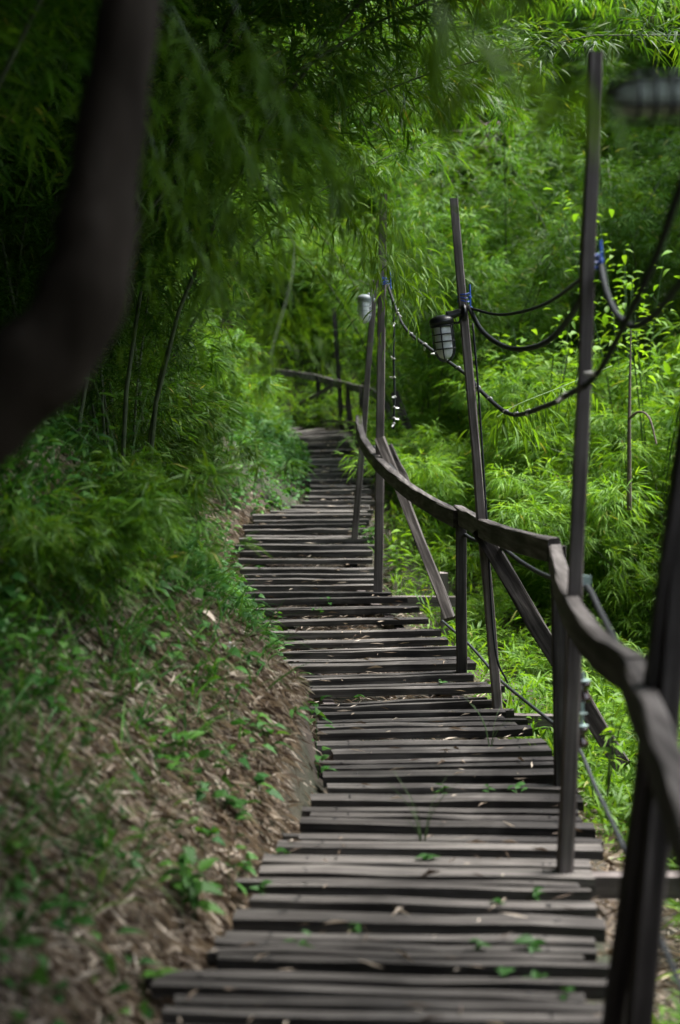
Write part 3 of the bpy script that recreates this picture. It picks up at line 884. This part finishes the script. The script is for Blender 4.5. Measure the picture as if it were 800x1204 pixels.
# added trees, crowns above the frame to shade bank, deck and back slope
for k, (tx, ty, cx, cy, cz, ra) in enumerate(((-4.2, 1.2, -2.6, 1.6, 6.6, 2.7), (-5.0, 5.2, -3.4, 5.0, 7.0, 2.6), (-3.6, -3.0, -0.6, -2.4, 6.2, 2.9), (-7.5, 3.0, -6.2, 3.2, 6.8, 2.8), (3.2, -2.4, 2.2, -1.6, 6.4, 2.4), (-6.5, 8.5, -4.6, 8.2, 7.2, 2.5), (-0.9, -4.6, 0.4, -0.2, 7.4, 2.2), (-4.6, 3.2, 0.5, 4.3, 7.4, 2.3), (-3.2, 0.2, 1.2, 1.6, 7.0, 2.2), (-5.6, 7.0, -1.2, 7.2, 8.2, 2.2), (8.2, 17.0, 6.4, 17.6, 8.6, 1.9), (9.6, 24.5, 8.6, 23.8, 10.0, 2.2), (4.6, 28.5, 5.6, 26.5, 11.0, 2.3), (7.4, 26.2, 5.8, 25.2, 10.2, 2.0), (8.4, 22.6, 7.2, 22.0, 9.6, 1.8), (-5.0, 9.8, 0.9, 8.4, 7.2, 1.8), (-5.4, 11.6, -0.9, 10.6, 7.6, 1.6), (4.4, 1.4, 2.5, 4.3, 6.5, 1.7), (-4.8, 2.2, -0.6, 4.8, 6.4, 1.6))):
    z0 = gz(tx, ty)
    t = thing('added_shade_tree', 'tall forest tree whose dense crown shades the walk from above', 'tree', (tx, ty, z0), 'forest trees shading the walk')
    ln = smoothline([(0, 0, -0.2), (0.1 * (cx - tx), 0.1 * (cy - ty), (cz - z0) * 0.5), (cx - tx, cy - ty, cz - z0 + 0.6)], 14)
    g = Geo(); tube(g, ln, np.linspace(0.14, 0.03, 14), 9); g.build('trunk', M_bark, t, smooth=True)
    gl_, gf_ = Geo(), Geo()
    cc = np.array((cx - tx, cy - ty, cz - z0))
    for j in range(16):
        e = rng.normal(0, 1, 3); e = e / np.linalg.norm(e) * np.array((ra, ra, ra * 0.45)) * rng.uniform(0.5, 1)
        tube(gl_, smoothline([ln[9], ln[9] * 0.4 + (cc + e) * 0.6 + (0, 0, 0.2), cc + e], 7), np.linspace(0.035, 0.008, 7), 5, cap=False)
    u_ = rng.normal(0, 1, (8500, 3)); u_ = norm(u_) * (rng.random((8500, 1)) ** 0.4) * np.array((ra, ra, ra * 0.42))
    leaves(gf_, cc + u_, rng.normal(0, 1, (8500, 3)) - (0, 0, 0.3), rng.uniform(0.16, 0.32, 8500), rng.uniform(0.06, 0.11, 8500), 0.3)
    gl_.build('limb', M_bark, t, smooth=True); gf_.build('crown', M_bamboo, t)

for k in range(64):
    yy = rng.uniform(-7, 19); xx = 0.27 * max(0, yy) + rng.uniform(5.5, 10.5)
    place('bamboo_clump', TALL[k % 4], 'tall bamboo clump beyond the right edge of the clearing', 'bamboo', 'bamboo clumps round the clearing', (xx, yy, gz(xx, yy)), rng.uniform(0, 6.28), rng.uniform(0.8, 1.05))

# ------------------------------------------------------------------ dark tree at the left
tp = [np.array((-1.35, 2.3, 0.75)), np.array((-1.05, 2.35, 1.2)), P(-90, 535, 2.4), P(15, 455, 2.4), P(80, 385, 2.4), P(106, 315, 2.42), P(118, 230, 2.45), P(138, 100, 2.5), P(155, -10, 2.55), P(172, -160, 2.65), P(210, -500, 2.9), P(330, -1000, 3.3)]
tr_lo = np.array((-1.35, 2.3, gz(-1.35, 2.3)))
tree = thing('leaning_tree', 'dark blurred tree trunk curving up the left edge of the picture', 'tree', tr_lo)
line = smoothline(tp, 60)
g = Geo()
rr = np.interp(np.linspace(0, 11, 60), np.arange(12), [0.10, 0.092, 0.086, 0.080, 0.074, 0.070, 0.062, 0.054, 0.050, 0.048, 0.042, 0.02]) * (1 + 0.04 * np.sin(np.arange(60) * 1.1) + rng.normal(0, 0.015, 60))
tube(g, line - tr_lo, rr, 14)
g.build('trunk', M_bark, tree, smooth=True)
gl, gf = Geo(), Geo()
for k in range(9):
    b0 = line[min(58, 51 + k)] - tr_lo
    dd = norm(np.array((rng.uniform(-1, 1), rng.uniform(-1, 0.6), rng.uniform(0.4, 0.9))))
    bl = smoothline([b0, b0 + dd * 0.5, b0 + dd * 1.1 + (0, 0, 0.1)], 8)
    tube(gl, bl, np.linspace(0.02, 0.006, 8), 6)
    mm = 60
    bp = bl[rng.integers(2, 8, mm)]
    sprays(gf, bp, rng.normal(0, 1, (mm, 3)) + dd, rng.uniform(0.2, 0.5, mm), 7, 0.12, 0.028)
gl.build('limb', M_bark, tree, smooth=True)
gf.build('crown', M_bamboo, tree)

# ------------------------------------------------------------------ ground layers
def scatter(n, x0, x1, y0, y1, keep):
    x = rng.uniform(x0, x1, n); y = rng.uniform(y0, y1, n)
    k = keep(x, y)
    x, y = x[k], y[k]
    return np.column_stack([x, y, ground_z(x, y)])


# dry leaves on the bank, under the deck and beside it
g = Geo()
p1 = scatter(430000, -3.2, 0.6, 2.4, 14, lambda x, y: (x < xl(y) + 0.02) & (x > xl(y) - 2.4) & ~((np.abs(y - 6.9) < 1.0) & (xl(y) - x > 0.02) & (xl(y) - x < 0.13)) & (rng.random(len(x)) < np.clip(1.25 - (xl(y) - x) * 0.30 - np.maximum(0, y - 9) * 0.17, 0.05, 1)))
p2 = scatter(26000, -1.2, 1.4, 2.4, 19, lambda x, y: (x > xl(y) - 0.1) & (x < xr(y) + 0.25))
p3 = scatter(9000, 0.3, 2.0, 3.0, 8, lambda x, y: (x > xr(y)) & (x < xr(y) + 0.5))
pl = np.concatenate([p1, p2, p3]); n = len(pl)
th = np.where(rng.random(n) < 0.55, rng.normal(0, 0.5, n) + np.pi * (rng.random(n) < 0.5), rng.uniform(0, 2 * np.pi, n))
sl_ = np.where(pl[:, 0] < xl(pl[:, 1]), -0.9, 0.0)
D = np.column_stack([np.cos(th), np.sin(th), sl_ * np.cos(th) + rng.normal(0.10, 0.36, n)])
blades(g, pl + np.column_stack([np.zeros(n), np.zeros(n), rng.uniform(0.0, 0.05, n)]), D, rng.uniform(0.03, 0.12, n), rng.uniform(0.0035, 0.0085, n))
tag(g.build('leaf_litter', M_litter), kind='stuff')

g2 = Geo()
yy = rng.uniform(2.9, 18, 380); fx = rng.uniform(0.02, 0.98, 380)
pd = np.column_stack([xl(yy) + fx * (xr(yy) - xl(yy)), yy, zdk(yy) + rng.uniform(0.002, 0.012, 380)])
th = rng.uniform(0, 2 * np.pi, 380)
blades(g2, pd, np.column_stack([np.cos(th), np.sin(th), rng.normal(0, 0.06, 380)]), rng.uniform(0.03, 0.11, 380), rng.uniform(0.004, 0.010, 380))
tag(g2.build('dry_leaves_on_planks', M_litter), kind='stuff')

# leafy ground cover on the bank
g = Geo()
def bank_keep(x, y):
    tl = xl(y) - x
    dens = np.clip((tl - 0.48 + np.maximum(0, y - 6.0) * 0.22) * 1.3, 0.07, 1) * np.clip(0.55 + 0.8 * vnoise(x, y, 2.2, 5), 0.06, 1) * np.where((y > 11.5) & (y < 16.5), 0.35, 1)
    return (tl > 0.03) & (tl < 5) & (rng.random(len(x)) < dens)
pc = scatter(42000, -6, 0.2, 2.8, 20, bank_keep)
n = len(pc)
kk = 7
th = rng.uniform(0, 2 * np.pi, (n, kk)); hh = rng.uniform(0.03, 0.30, (n, 1)) * np.linspace(0.3, 1.0, kk)[None]
base = pc[:, None] + np.stack([0.03 * np.cos(th), 0.03 * np.sin(th), hh], -1)
dv = np.stack([np.cos(th), np.sin(th), rng.uniform(-0.2, 0.5, (n, kk))], -1)
leaves(g, base.reshape(-1, 3), dv.reshape(-1, 3), rng.uniform(0.04, 0.10, n * kk), rng.uniform(0.022, 0.045, n * kk), 0.3)
ribbons(g, pc, pc + np.column_stack([np.zeros(n), np.zeros(n), hh[:, -1]]), 0.004, 0.3)
# grasses
pg = scatter(26000, -6, 0.2, 2.8, 20, lambda x, y: (xl(y) - x > 0.35) & (rng.random(len(x)) < np.clip(((xl(y) - x) * 1.5 - 0.5 + np.maximum(0, y - 8) * 0.05) * (0.6 + 0.6 * vnoise(x, y, 3.0, 4)), 0.03, 1)))
pg2 = scatter(9000, -2.4, -0.2, 2.5, 7.5, lambda x, y: (xl(y) - x > 0.28) & (rng.random(len(x)) < np.clip(((xl(y) - x) * 1.1 - 0.15) * (0.5 + 0.9 * vnoise(x, y, 2.4, 8)), 0.05, 1)))
pg = np.concatenate([pg, pg2]); n = len(pg)
for _ in range(5):
    th = rng.uniform(0, 2 * np.pi, n)
    leaves(g, pg, np.column_stack([np.cos(th) * 0.6, np.sin(th) * 0.6, rng.uniform(0.5, 1.2, n)]), rng.uniform(0.15, 0.45, n), rng.uniform(0.006, 0.011, n), rng.uniform(0.2, 0.8, n))
tag(g.build('bank_ground_cover', M_bank), kind='stuff')

# bamboo grass on the right slope
g = Geo()
pr = scatter(30000, 0.0, 7.5, 4.0, 19, lambda x, y: (x > xr(y) + 0.12 + 0.25 * (y < 6)) & (x < 0.27 * y + 1.0) & (rng.random(len(x)) < 0.55))
n = len(pr)
pr2 = scatter(20000, -5.0, 1.5, 17.0, 24.0, lambda x, y: (y > 19.95) | (x < xl(y) - 0.35 - 0.45 * np.maximum(0, y - 18.6)) | ((x > 0.75) & (y > 19)))
pr3 = scatter(9000, 0.3, 3.2, 3.6, 9.5, lambda x, y: (x > xr(y) + 0.10 + 0.35 * ((y > 4.2) & (y < 6.6))) & (x < xr(y) + 1.9))
pr = np.concatenate([pr, pr2, pr3]); n = len(pr)
keep_ = (pr[:, 1] > 16.9) & (pr[:, 0] < 1.5) | (rng.random(n) < np.clip(0.62 + 0.6 * vnoise(pr[:, 0], pr[:, 1], 2.6, 7), 0.12, 1))
pr = pr[keep_]; n = len(pr)
h = rng.uniform(0.06, 0.58, n) * (0.75 + 0.4 * vnoise(pr[:, 0], pr[:, 1], 2.0, 9)) * np.where((pr[:, 1] > 20.8), 1.6, np.where((pr[:, 1] > 16.9) & (pr[:, 0] < 0.7), 0.45, np.clip((pr[:, 0] - xr(pr[:, 1])) * 1.3, 0.35, 1.0)))
th = rng.uniform(0, 2 * np.pi, n)
T = np.column_stack([np.cos(th) * 0.7, np.sin(th) * 0.7, rng.uniform(0.2, 1.3, n)])
sprays(g, pr + np.column_stack([np.zeros(n), np.zeros(n), h]), T, rng.uniform(0.12, 0.3, n), 6, 0.145, 0.0155, 0.2, 0.35, 0.8)
ribbons(g, pr, pr + np.column_stack([np.zeros(n), np.zeros(n), h]), 0.004, 0.2)
tag(g.build('bamboo_grass', M_bright), kind='stuff')

# ------------------------------------------------------------------ single plants, sprouts, boughs
def leaf_mesh(L, W, mat, bend=0.25, shape=0.4, name='leaf'):
    xs = np.array([0, 0.12, 0.35, 0.62, 0.85, 1.0])
    ws = np.array([0.02, 0.62, 1.0, 0.78, 0.36, 0.0]) * W / 2
    v, f = [], []
    for x, w_ in zip(xs, ws):
        z = -bend * L * x * x
        v += [(x * L, -w_, z + w_ * shape), (x * L, 0, z), (x * L, w_, z + w_ * shape)]
    for i in range(len(xs) - 1):
        a = i * 3
        f += [(a, a + 3, a + 4, a + 1), (a + 1, a + 4, a + 5, a + 2)]
    g = Geo(); g.add(v, np.array(f).ravel(), [4] * len(f), np.repeat(rng.uniform(0.3, 0.8), len(v)))
    return g.mesh(name, mat, True)


LEAFS = {'broad': [leaf_mesh(0.095, 0.05, M_broad, 0.25), leaf_mesh(0.075, 0.042, M_broad, 0.4)],
         'sprout': [leaf_mesh(0.055, 0.03, M_broad, 0.15), leaf_mesh(0.04, 0.024, M_broad, 0.25)],
         'pale': [leaf_mesh(0.30, 0.21, M_sage, 0.25), leaf_mesh(0.24, 0.16, M_sage, 0.4)],
         'bright': [leaf_mesh(0.14, 0.065, M_bright, 0.3), leaf_mesh(0.11, 0.055, M_bright, 0.5)],
         'bamboo': [leaf_mesh(0.15, 0.019, M_bamboo, 0.25), leaf_mesh(0.12, 0.016, M_bamboo, 0.45)],
         'brown': [leaf_mesh(0.12, 0.05, M_litter, 0.2)]}


def put_leaf(parent, kind, base, d, s=1.0):
    o = bpy.data.objects.new('leaf', random.choice(LEAFS[kind]))
    link(o, parent)
    X = Vector(d).normalized(); Y = Vector((0, 0, 1)).cross(X)
    Y = Y.normalized() if Y.length > 1e-4 else Vector((0, 1, 0))
    M = Matrix((X, Y, X.cross(Y))).transposed().to_4x4() @ Matrix.Rotation(random.uniform(-0.5, 0.5), 4, 'X')
    o.rotation_mode = 'QUATERNION'; o.rotation_quaternion = M.to_quaternion()
    o.location = Vector(base); o.scale = (s, s, s)
    return o


def stemmed(name, label, cat, loc, h, nst, nl, kind, lean=0.35, s=1.0, group=None, smat=None, r=0.004):
    """a plant of a few stems carrying leaves, each leaf a part of its own"""
    t = thing(name, label, cat, loc, group)
    for k in range(nst):
        a = random.uniform(0, 6.28); hh = h * random.uniform(0.7, 1.1); ln_ = lean * random.uniform(0.4, 1.3) * h
        pts = smoothline([(0, 0, -0.03), (0.35 * ln_ * math.cos(a), 0.35 * ln_ * math.sin(a), hh * 0.55), (ln_ * math.cos(a), ln_ * math.sin(a), hh)], 7)
        g = Geo(); tube(g, pts, np.linspace(r, r * 0.4, 7), 5, cap=False)
        g.build('stem', smat or M_stem, t)
        for i in range(nl):
            f = 0.3 + 0.7 * (i + 1) / nl
            p = np.array([np.interp(f, np.linspace(0, 1, 7), pts[:, c]) for c in range(3)])
            b = a + (i % 2) * math.pi + random.uniform(-0.9, 0.9) + i * 1.2
            put_leaf(t, kind, p, (math.cos(b), math.sin(b), random.uniform(-0.1, 0.55)), s * random.uniform(0.7, 1.15))
    return t


def on_ground(px, py, d):
    """walk down the ray through a pixel until it meets the ground, starting at distance d"""
    for dd in np.arange(d, d + 8, 0.05):
        p = P(px, py, dd)
        if p[2] < gz(p[0], p[1]): break
    p[2] = gz(p[0], p[1])
    return p


stemmed('leafy_plant', 'small broad leaved plant growing over the left plank ends at the middle of the walk', 'plant', on_ground(290, 742, 7.5), 0.20, 3, 5, 'broad', 0.6)
stemmed('leafy_plant', 'dark leafy plant at the lower left end of the nearest planks', 'plant', on_ground(228, 1100, 2.6), 0.20, 5, 6, 'broad', 0.6, 0.9)
stemmed('leafy_plant', 'upright seedling with broad leaves on the dry leaf bank', 'plant', on_ground(203, 915, 3.0), 0.17, 2, 5, 'broad', 0.35)
stemmed('leafy_plant', 'single small seedling at the top of the bare earth face', 'plant', on_ground(312, 880, 4.0), 0.13, 1, 4, 'broad', 0.3, 0.8)
stemmed('leafy_plant', 'bright leafy plant between the bend pole and the first brace', 'plant', on_ground(470, 700, 9.0), 0.50, 5, 8, 'bright', 0.4, 0.85)
stemmed('leafy_plant', 'low leafy plant at the foot of the bend pole', 'plant', on_ground(432, 655, 10.0), 0.28, 4, 6, 'broad', 0.5, 1.0)
stemmed('leafy_plant', 'leafy weed twined about the lower end of the diagonal brace', 'plant', on_ground(648, 800, 7.0), 0.75, 3, 9, 'bright', 0.12, 0.5)
stemmed('leafy_plant', 'small leafy plant beside the two insulators', 'plant', P(715, 900, 6.2) - (0, 0, 0.1), 0.42, 3, 8, 'bright', 0.4, 0.55)
for (px, py, d) in ((148, 610, 6.0), (178, 560, 7.0), (215, 590, 7.0), (250, 560, 8.0), (270, 600, 8.0), (190, 640, 6.0), (235, 655, 7.0), (160, 690, 5.0), (120, 740, 4.2), (280, 545, 9.0), (205, 520, 8.0), (255, 500, 9.0), (262, 690, 7.0), (130, 560, 6.0), (230, 470, 9.0)):
    stemmed('climbing_weed', 'leafy green weed on the shaded bank left of the walk', 'plant', on_ground(px, py, d), random.uniform(0.3, 0.55), 4, 7, 'broad', 0.5, 0.9, 'leafy weeds on the shaded bank')
for (px, py, d) in ((60, 820, 3.0), (90, 900, 3.0), (40, 960, 2.6), (170, 880, 3.2), (110, 1010, 2.6), (260, 830, 4.5), (150, 790, 3.6), (240, 760, 5.0), (70, 1090, 2.4), (300, 800, 5.5), (275, 990, 3.6), (262, 965, 3.8), (205, 1000, 3.2)):
    stemmed('seedling', 'small green seedling among the dry leaves of the bank', 'plant', on_ground(px, py, d), random.uniform(0.06, 0.16), 2, 4, 'sprout', 0.5, 1.2, 'seedlings on the dry leaf bank')

# sprouts that come up between the planks
for (px, py) in ((355, 1112), (418, 1090), (658, 1168), (640, 1052), (560, 1112), (622, 1108), (585, 1060), (520, 926), (610, 930), (577, 930), (290, 1018), (333, 1003), (350, 993), (312, 1045), (630, 1150), (490, 1128), (425, 818), (520, 805), (385, 705), (375, 718), (305, 668), (505, 1010), (600, 1150)):
    d = Dy(py); p = P(px, py, d); p[2] = float(zdk(np.array(d))) - 0.05
    stemmed('sprout', 'tiny green sprout between the planks of the walk', 'plant', p, random.uniform(0.05, 0.08), 2, 3, 'sprout', 0.5, random.uniform(0.7, 1.1), 'sprouts between the planks', r=0.0015)
for (px, py, nm) in ((577, 872, 'thin grass tuft at the outer plank ends beyond the front post'), (497, 985, 'thin grass tuft in the middle of the nearer planks')):
    d = Dy(py); p = P(px, py, d); p[2] = float(zdk(np.array(d))) - 0.06
    t = thing('grass_tuft', nm, 'grass', p)
    for k in range(8):
        a = random.uniform(0, 6.28); l_ = random.uniform(0.14, 0.30)
        g = Geo(); tube(g, smoothline([(0, 0, 0), (0.15 * l_ * math.cos(a), 0.15 * l_ * math.sin(a), l_ * 0.6), (0.5 * l_ * math.cos(a), 0.5 * l_ * math.sin(a), l_)], 6), np.linspace(0.0022, 0.0006, 6), 3, cap=False)
        g.build('blade', M_stem, t)

# shrubs and details in the far thicket
p = P(640, 165, 21.0)
t = thing('pale_leaved_plant', 'pale blue-green plant with large leaves high in the dark thicket', 'plant', (p[0], p[1], gz(p[0], p[1])))
h = p[2] - gz(p[0], p[1])
g = Geo(); tube(g, smoothline([(0, 0, -0.1), (0.1, 0, h * 0.5), (0, -0.4, h)], 8), 0.02, 6); g.build('stem', M_stem, t)
for k in range(13):
    put_leaf(t, 'pale', (random.uniform(-0.35, 0.45), -0.5 - random.uniform(0, 0.5), h + random.uniform(-0.45, 0.3)), (random.uniform(-1, 1), -0.9, random.uniform(-0.1, 0.7)), random.uniform(0.8, 1.3))
for lab, px, py, d, hh in (('bright broad leaved shrub right of the tall pole below the sideways lamp', 748, 250, 14.0, 1.5), ('bright green shrub with small leaves left of the closest pole', 770, 330, 13.0, 1.0), ('broad leaved shrub between the slim pole and the tall pole', 640, 370, 14.0, 0.7)):
    p = P(px, py + hh * 60, d); z0 = gz(p[0], p[1])
    t = thing('broad_leaved_shrub', lab, 'shrub', (p[0], p[1], z0))
    H = p[2] - z0
    for k in range(7):
        a = random.uniform(0, 6.28); rr_ = random.uniform(0.2, 0.8)
        top = np.array((rr_ * math.cos(a), rr_ * math.sin(a) - 0.3, H + random.uniform(-0.3, 0.6) * hh))
        pts = smoothline([(0, 0, -0.1), (top[0] * 0.3, top[1] * 0.3, top[2] * 0.55), top], 12)
        g = Geo(); tube(g, pts, np.linspace(0.012, 0.004, 12), 5, cap=False); g.build('stem', M_stem, t)
        for i in range(40):
            f = random.uniform(0.5, 1.0); q = np.array([np.interp(f, np.linspace(0, 1, 12), pts[:, c]) for c in range(3)]) + rng.normal(0, 0.09, 3)
            put_leaf(t, 'bright', q, (random.uniform(-1, 1), random.uniform(-1, 0.6), random.uniform(-0.2, 0.5)), random.uniform(0.55, 1.0))
p = P(738, 560, 11.5)
t = thing('broken_sapling', 'broken brown sapling with a bent dead branch in the bright bamboo', 'tree', (p[0], p[1], gz(p[0], p[1])))
z = gz(p[0], p[1])
g = Geo(); tube(g, np.array([P(740, 600, 11.5), P(740, 500, 11.5), P(741, 440, 11.55), P(742, 380, 11.6)]) - (p[0], p[1], z), [0.020, 0.014, 0.009, 0.004], 7); g.build('trunk', M_twig, t)
g = Geo(); tube(g, smoothline(np.array([P(740, 492, 11.5), P(752, 484, 11.4), P(764, 492, 11.3), P(772, 522, 11.2)]), 12) - (p[0], p[1], z), np.linspace(0.012, 0.006, 12), 6); g.build('branch', M_twig, t)
p = P(572, 160, 18.0)
t = thing('twig_tangle', 'tangle of dry brown twigs hanging in the dark thicket', 'twigs', p)
for k in range(26):
    q = rng.normal(0, 0.16, 3); e = q + rng.normal(0, 0.22, 3) + (0, 0, -0.1)
    g = Geo(); tube(g, smoothline([q, (q + e) / 2 + rng.normal(0, 0.07, 3), e], 6), np.linspace(0.008, 0.003, 6), 4, cap=False); g.build('twig', M_twig, t)
p = on_ground(268, 775, 4.5)
g = Geo(); q = rng.normal(0, 0.02, (9, 3)) * (2.0, 1.2, 0.8) + (0, 0, 0.025)
g.add(q, [0, 1, 2, 0, 2, 3, 3, 2, 4, 4, 2, 5, 5, 6, 7, 7, 8, 0, 1, 8, 7], [3] * 7)
tag(g.build('scrap', M_paper, loc=p), 'pale grey crumpled scrap lying on the dry leaf bank', 'litter')
p = on_ground(232, 735, 4.5) + (0, 0, 0.05)
t = thing('fallen_leaf', 'large yellow brown fallen leaf on the bank', 'leaf', p)
put_leaf(t, 'brown', (0, 0, 0), (0.8, -0.5, -0.3), 1.0)

# boughs that hang close to the camera
def bough(label, pts, ntw, nl, size, spread=0.10):
    pts = np.array([P(*a) for a in pts]); lo = pts[0]
    t = thing('hanging_bough', label, 'bough', lo)
    ln_ = smoothline(pts, 16) - lo
    g = Geo(); tube(g, ln_, np.linspace(0.003, 0.0015, 16), 5); g.build('twig', M_stem, t)
    for k in range(ntw):
        b = ln_[random.randint(3, 15)]
        dx = Vector((random.uniform(-1, 1), random.uniform(-0.7, 0.7), random.uniform(-0.9, 0.1)))
        for i in range(nl):
            d2 = dx + Vector((random.uniform(-0.7, 0.7), random.uniform(-0.6, 0.6), random.uniform(-0.8, 0.0)))
            put_leaf(t, 'bamboo', np.array(b) + np.array(dx) * spread * i / nl, d2, size * random.uniform(0.7, 1.2))
    return t


bough('dark out of focus bamboo bough hanging at the top centre', ((420, -140, 1.9), (500, -10, 1.9), (560, 50, 1.95), (600, 90, 2.0)), 9, 4, 0.8)
bough('dark out of focus leaves hanging left of the tall pole top', ((600, -120, 2.0), (640, 20, 2.0), (690, 90, 2.05)), 5, 3, 0.75)
bough('soft green bamboo bough drooping over the left of the walk', ((200, 0, 5.2), (290, 180, 5.2), (345, 290, 5.1), (318, 420, 4.6)), 70, 5, 0.6, 0.45)
bough('soft green bamboo bough drooping beside the dark trunk', ((130, 0, 4.6), (190, 200, 4.5), (250, 330, 4.4)), 50, 5, 0.6, 0.4)
bough('dim soft bamboo bough high over the left of the walk', ((250, -60, 3.6), (300, 60, 3.6), (360, 150, 3.7), (400, 230, 3.8)), 60, 5, 0.6, 0.4)
bough('dim soft bamboo bough under the canopy right of the dark trunk', ((160, -40, 3.3), (230, 60, 3.3), (270, 170, 3.4), (260, 260, 3.4)), 60, 5, 0.6, 0.4)
bough('green bamboo bough with its leaf tips before the bend pole', ((330, 120, 8.0), (400, 240, 8.6), (445, 300, 9.2), (500, 350, 9.4)), 60, 5, 0.85, 0.45)
bough('fine bamboo bough that hides the top of the bend pole', ((360, 110, 10.6), (420, 180, 10.8), (455, 240, 11.0), (490, 320, 11.1)), 70, 5, 0.8, 0.5)
bough('bright bamboo bough reaching from the right over the string of bulbs', ((720, 430, 10.5), (660, 455, 10.0), (610, 475, 9.6), (585, 490, 9.4)), 30, 6, 1.0, 0.25)
for lab, px, py, d, sc in (('soft blurred bamboo tuft at the left edge below the trunk', 20, 720, 2.9, 0.30), ('low blurred bamboo tuft on the bank under the trunk', 90, 700, 3.4, 0.32), ('leafy bamboo tuft on the crest of the dry leaf bank', 130, 660, 4.2, 0.36)):
    p = on_ground(px, py, d)
    tt_ = place('bamboo_tuft', SHADY, lab, 'bamboo', None, p, rng.uniform(0, 6.28), sc)

# labels that tell the members of the small groups apart, by where they stand
ORD = ['first', 'second', 'third', 'fourth', 'fifth', 'sixth', 'seventh', 'eighth', 'ninth', 'tenth', 'eleventh', 'twelfth', 'thirteenth', 'fourteenth', 'fifteenth',
       'sixteenth', 'seventeenth', 'eighteenth', 'nineteenth', 'twentieth', 'twenty-first', 'twenty-second', 'twenty-third', 'twenty-fourth', 'twenty-fifth']
for grp, near, text in (('sprouts between the planks', True, 'tiny green sprout growing between the planks, %s one counted from the near end'),
                        ('seedlings on the dry leaf bank', True, 'small green seedling among dry leaves on the bank, %s one counted from the near end'),
                        ('leafy weeds on the shaded bank', True, 'leafy green weed on the shaded left bank, %s one counted from the near end'),
                        ('bright bamboo clumps on the right slope', False, 'bright leafy bamboo clump on the sunlit right slope, %s one from the left'),
                        ('feathery bushes behind the bend of the rail', False, 'feathery green bamboo bush behind the black lamp, %s one from the left'),
                        ('shaded bamboo in the hollow', False, 'shaded bamboo clump in the dark hollow behind the black lamp, %s one from the left')):
    mem = [o for o in C.objects if o.get('group') == grp]
    mem.sort(key=lambda o: o.location.y if near else o.location.x / o.location.y)
    for k, o in enumerate(mem):
        o['label'] = text % ORD[k]
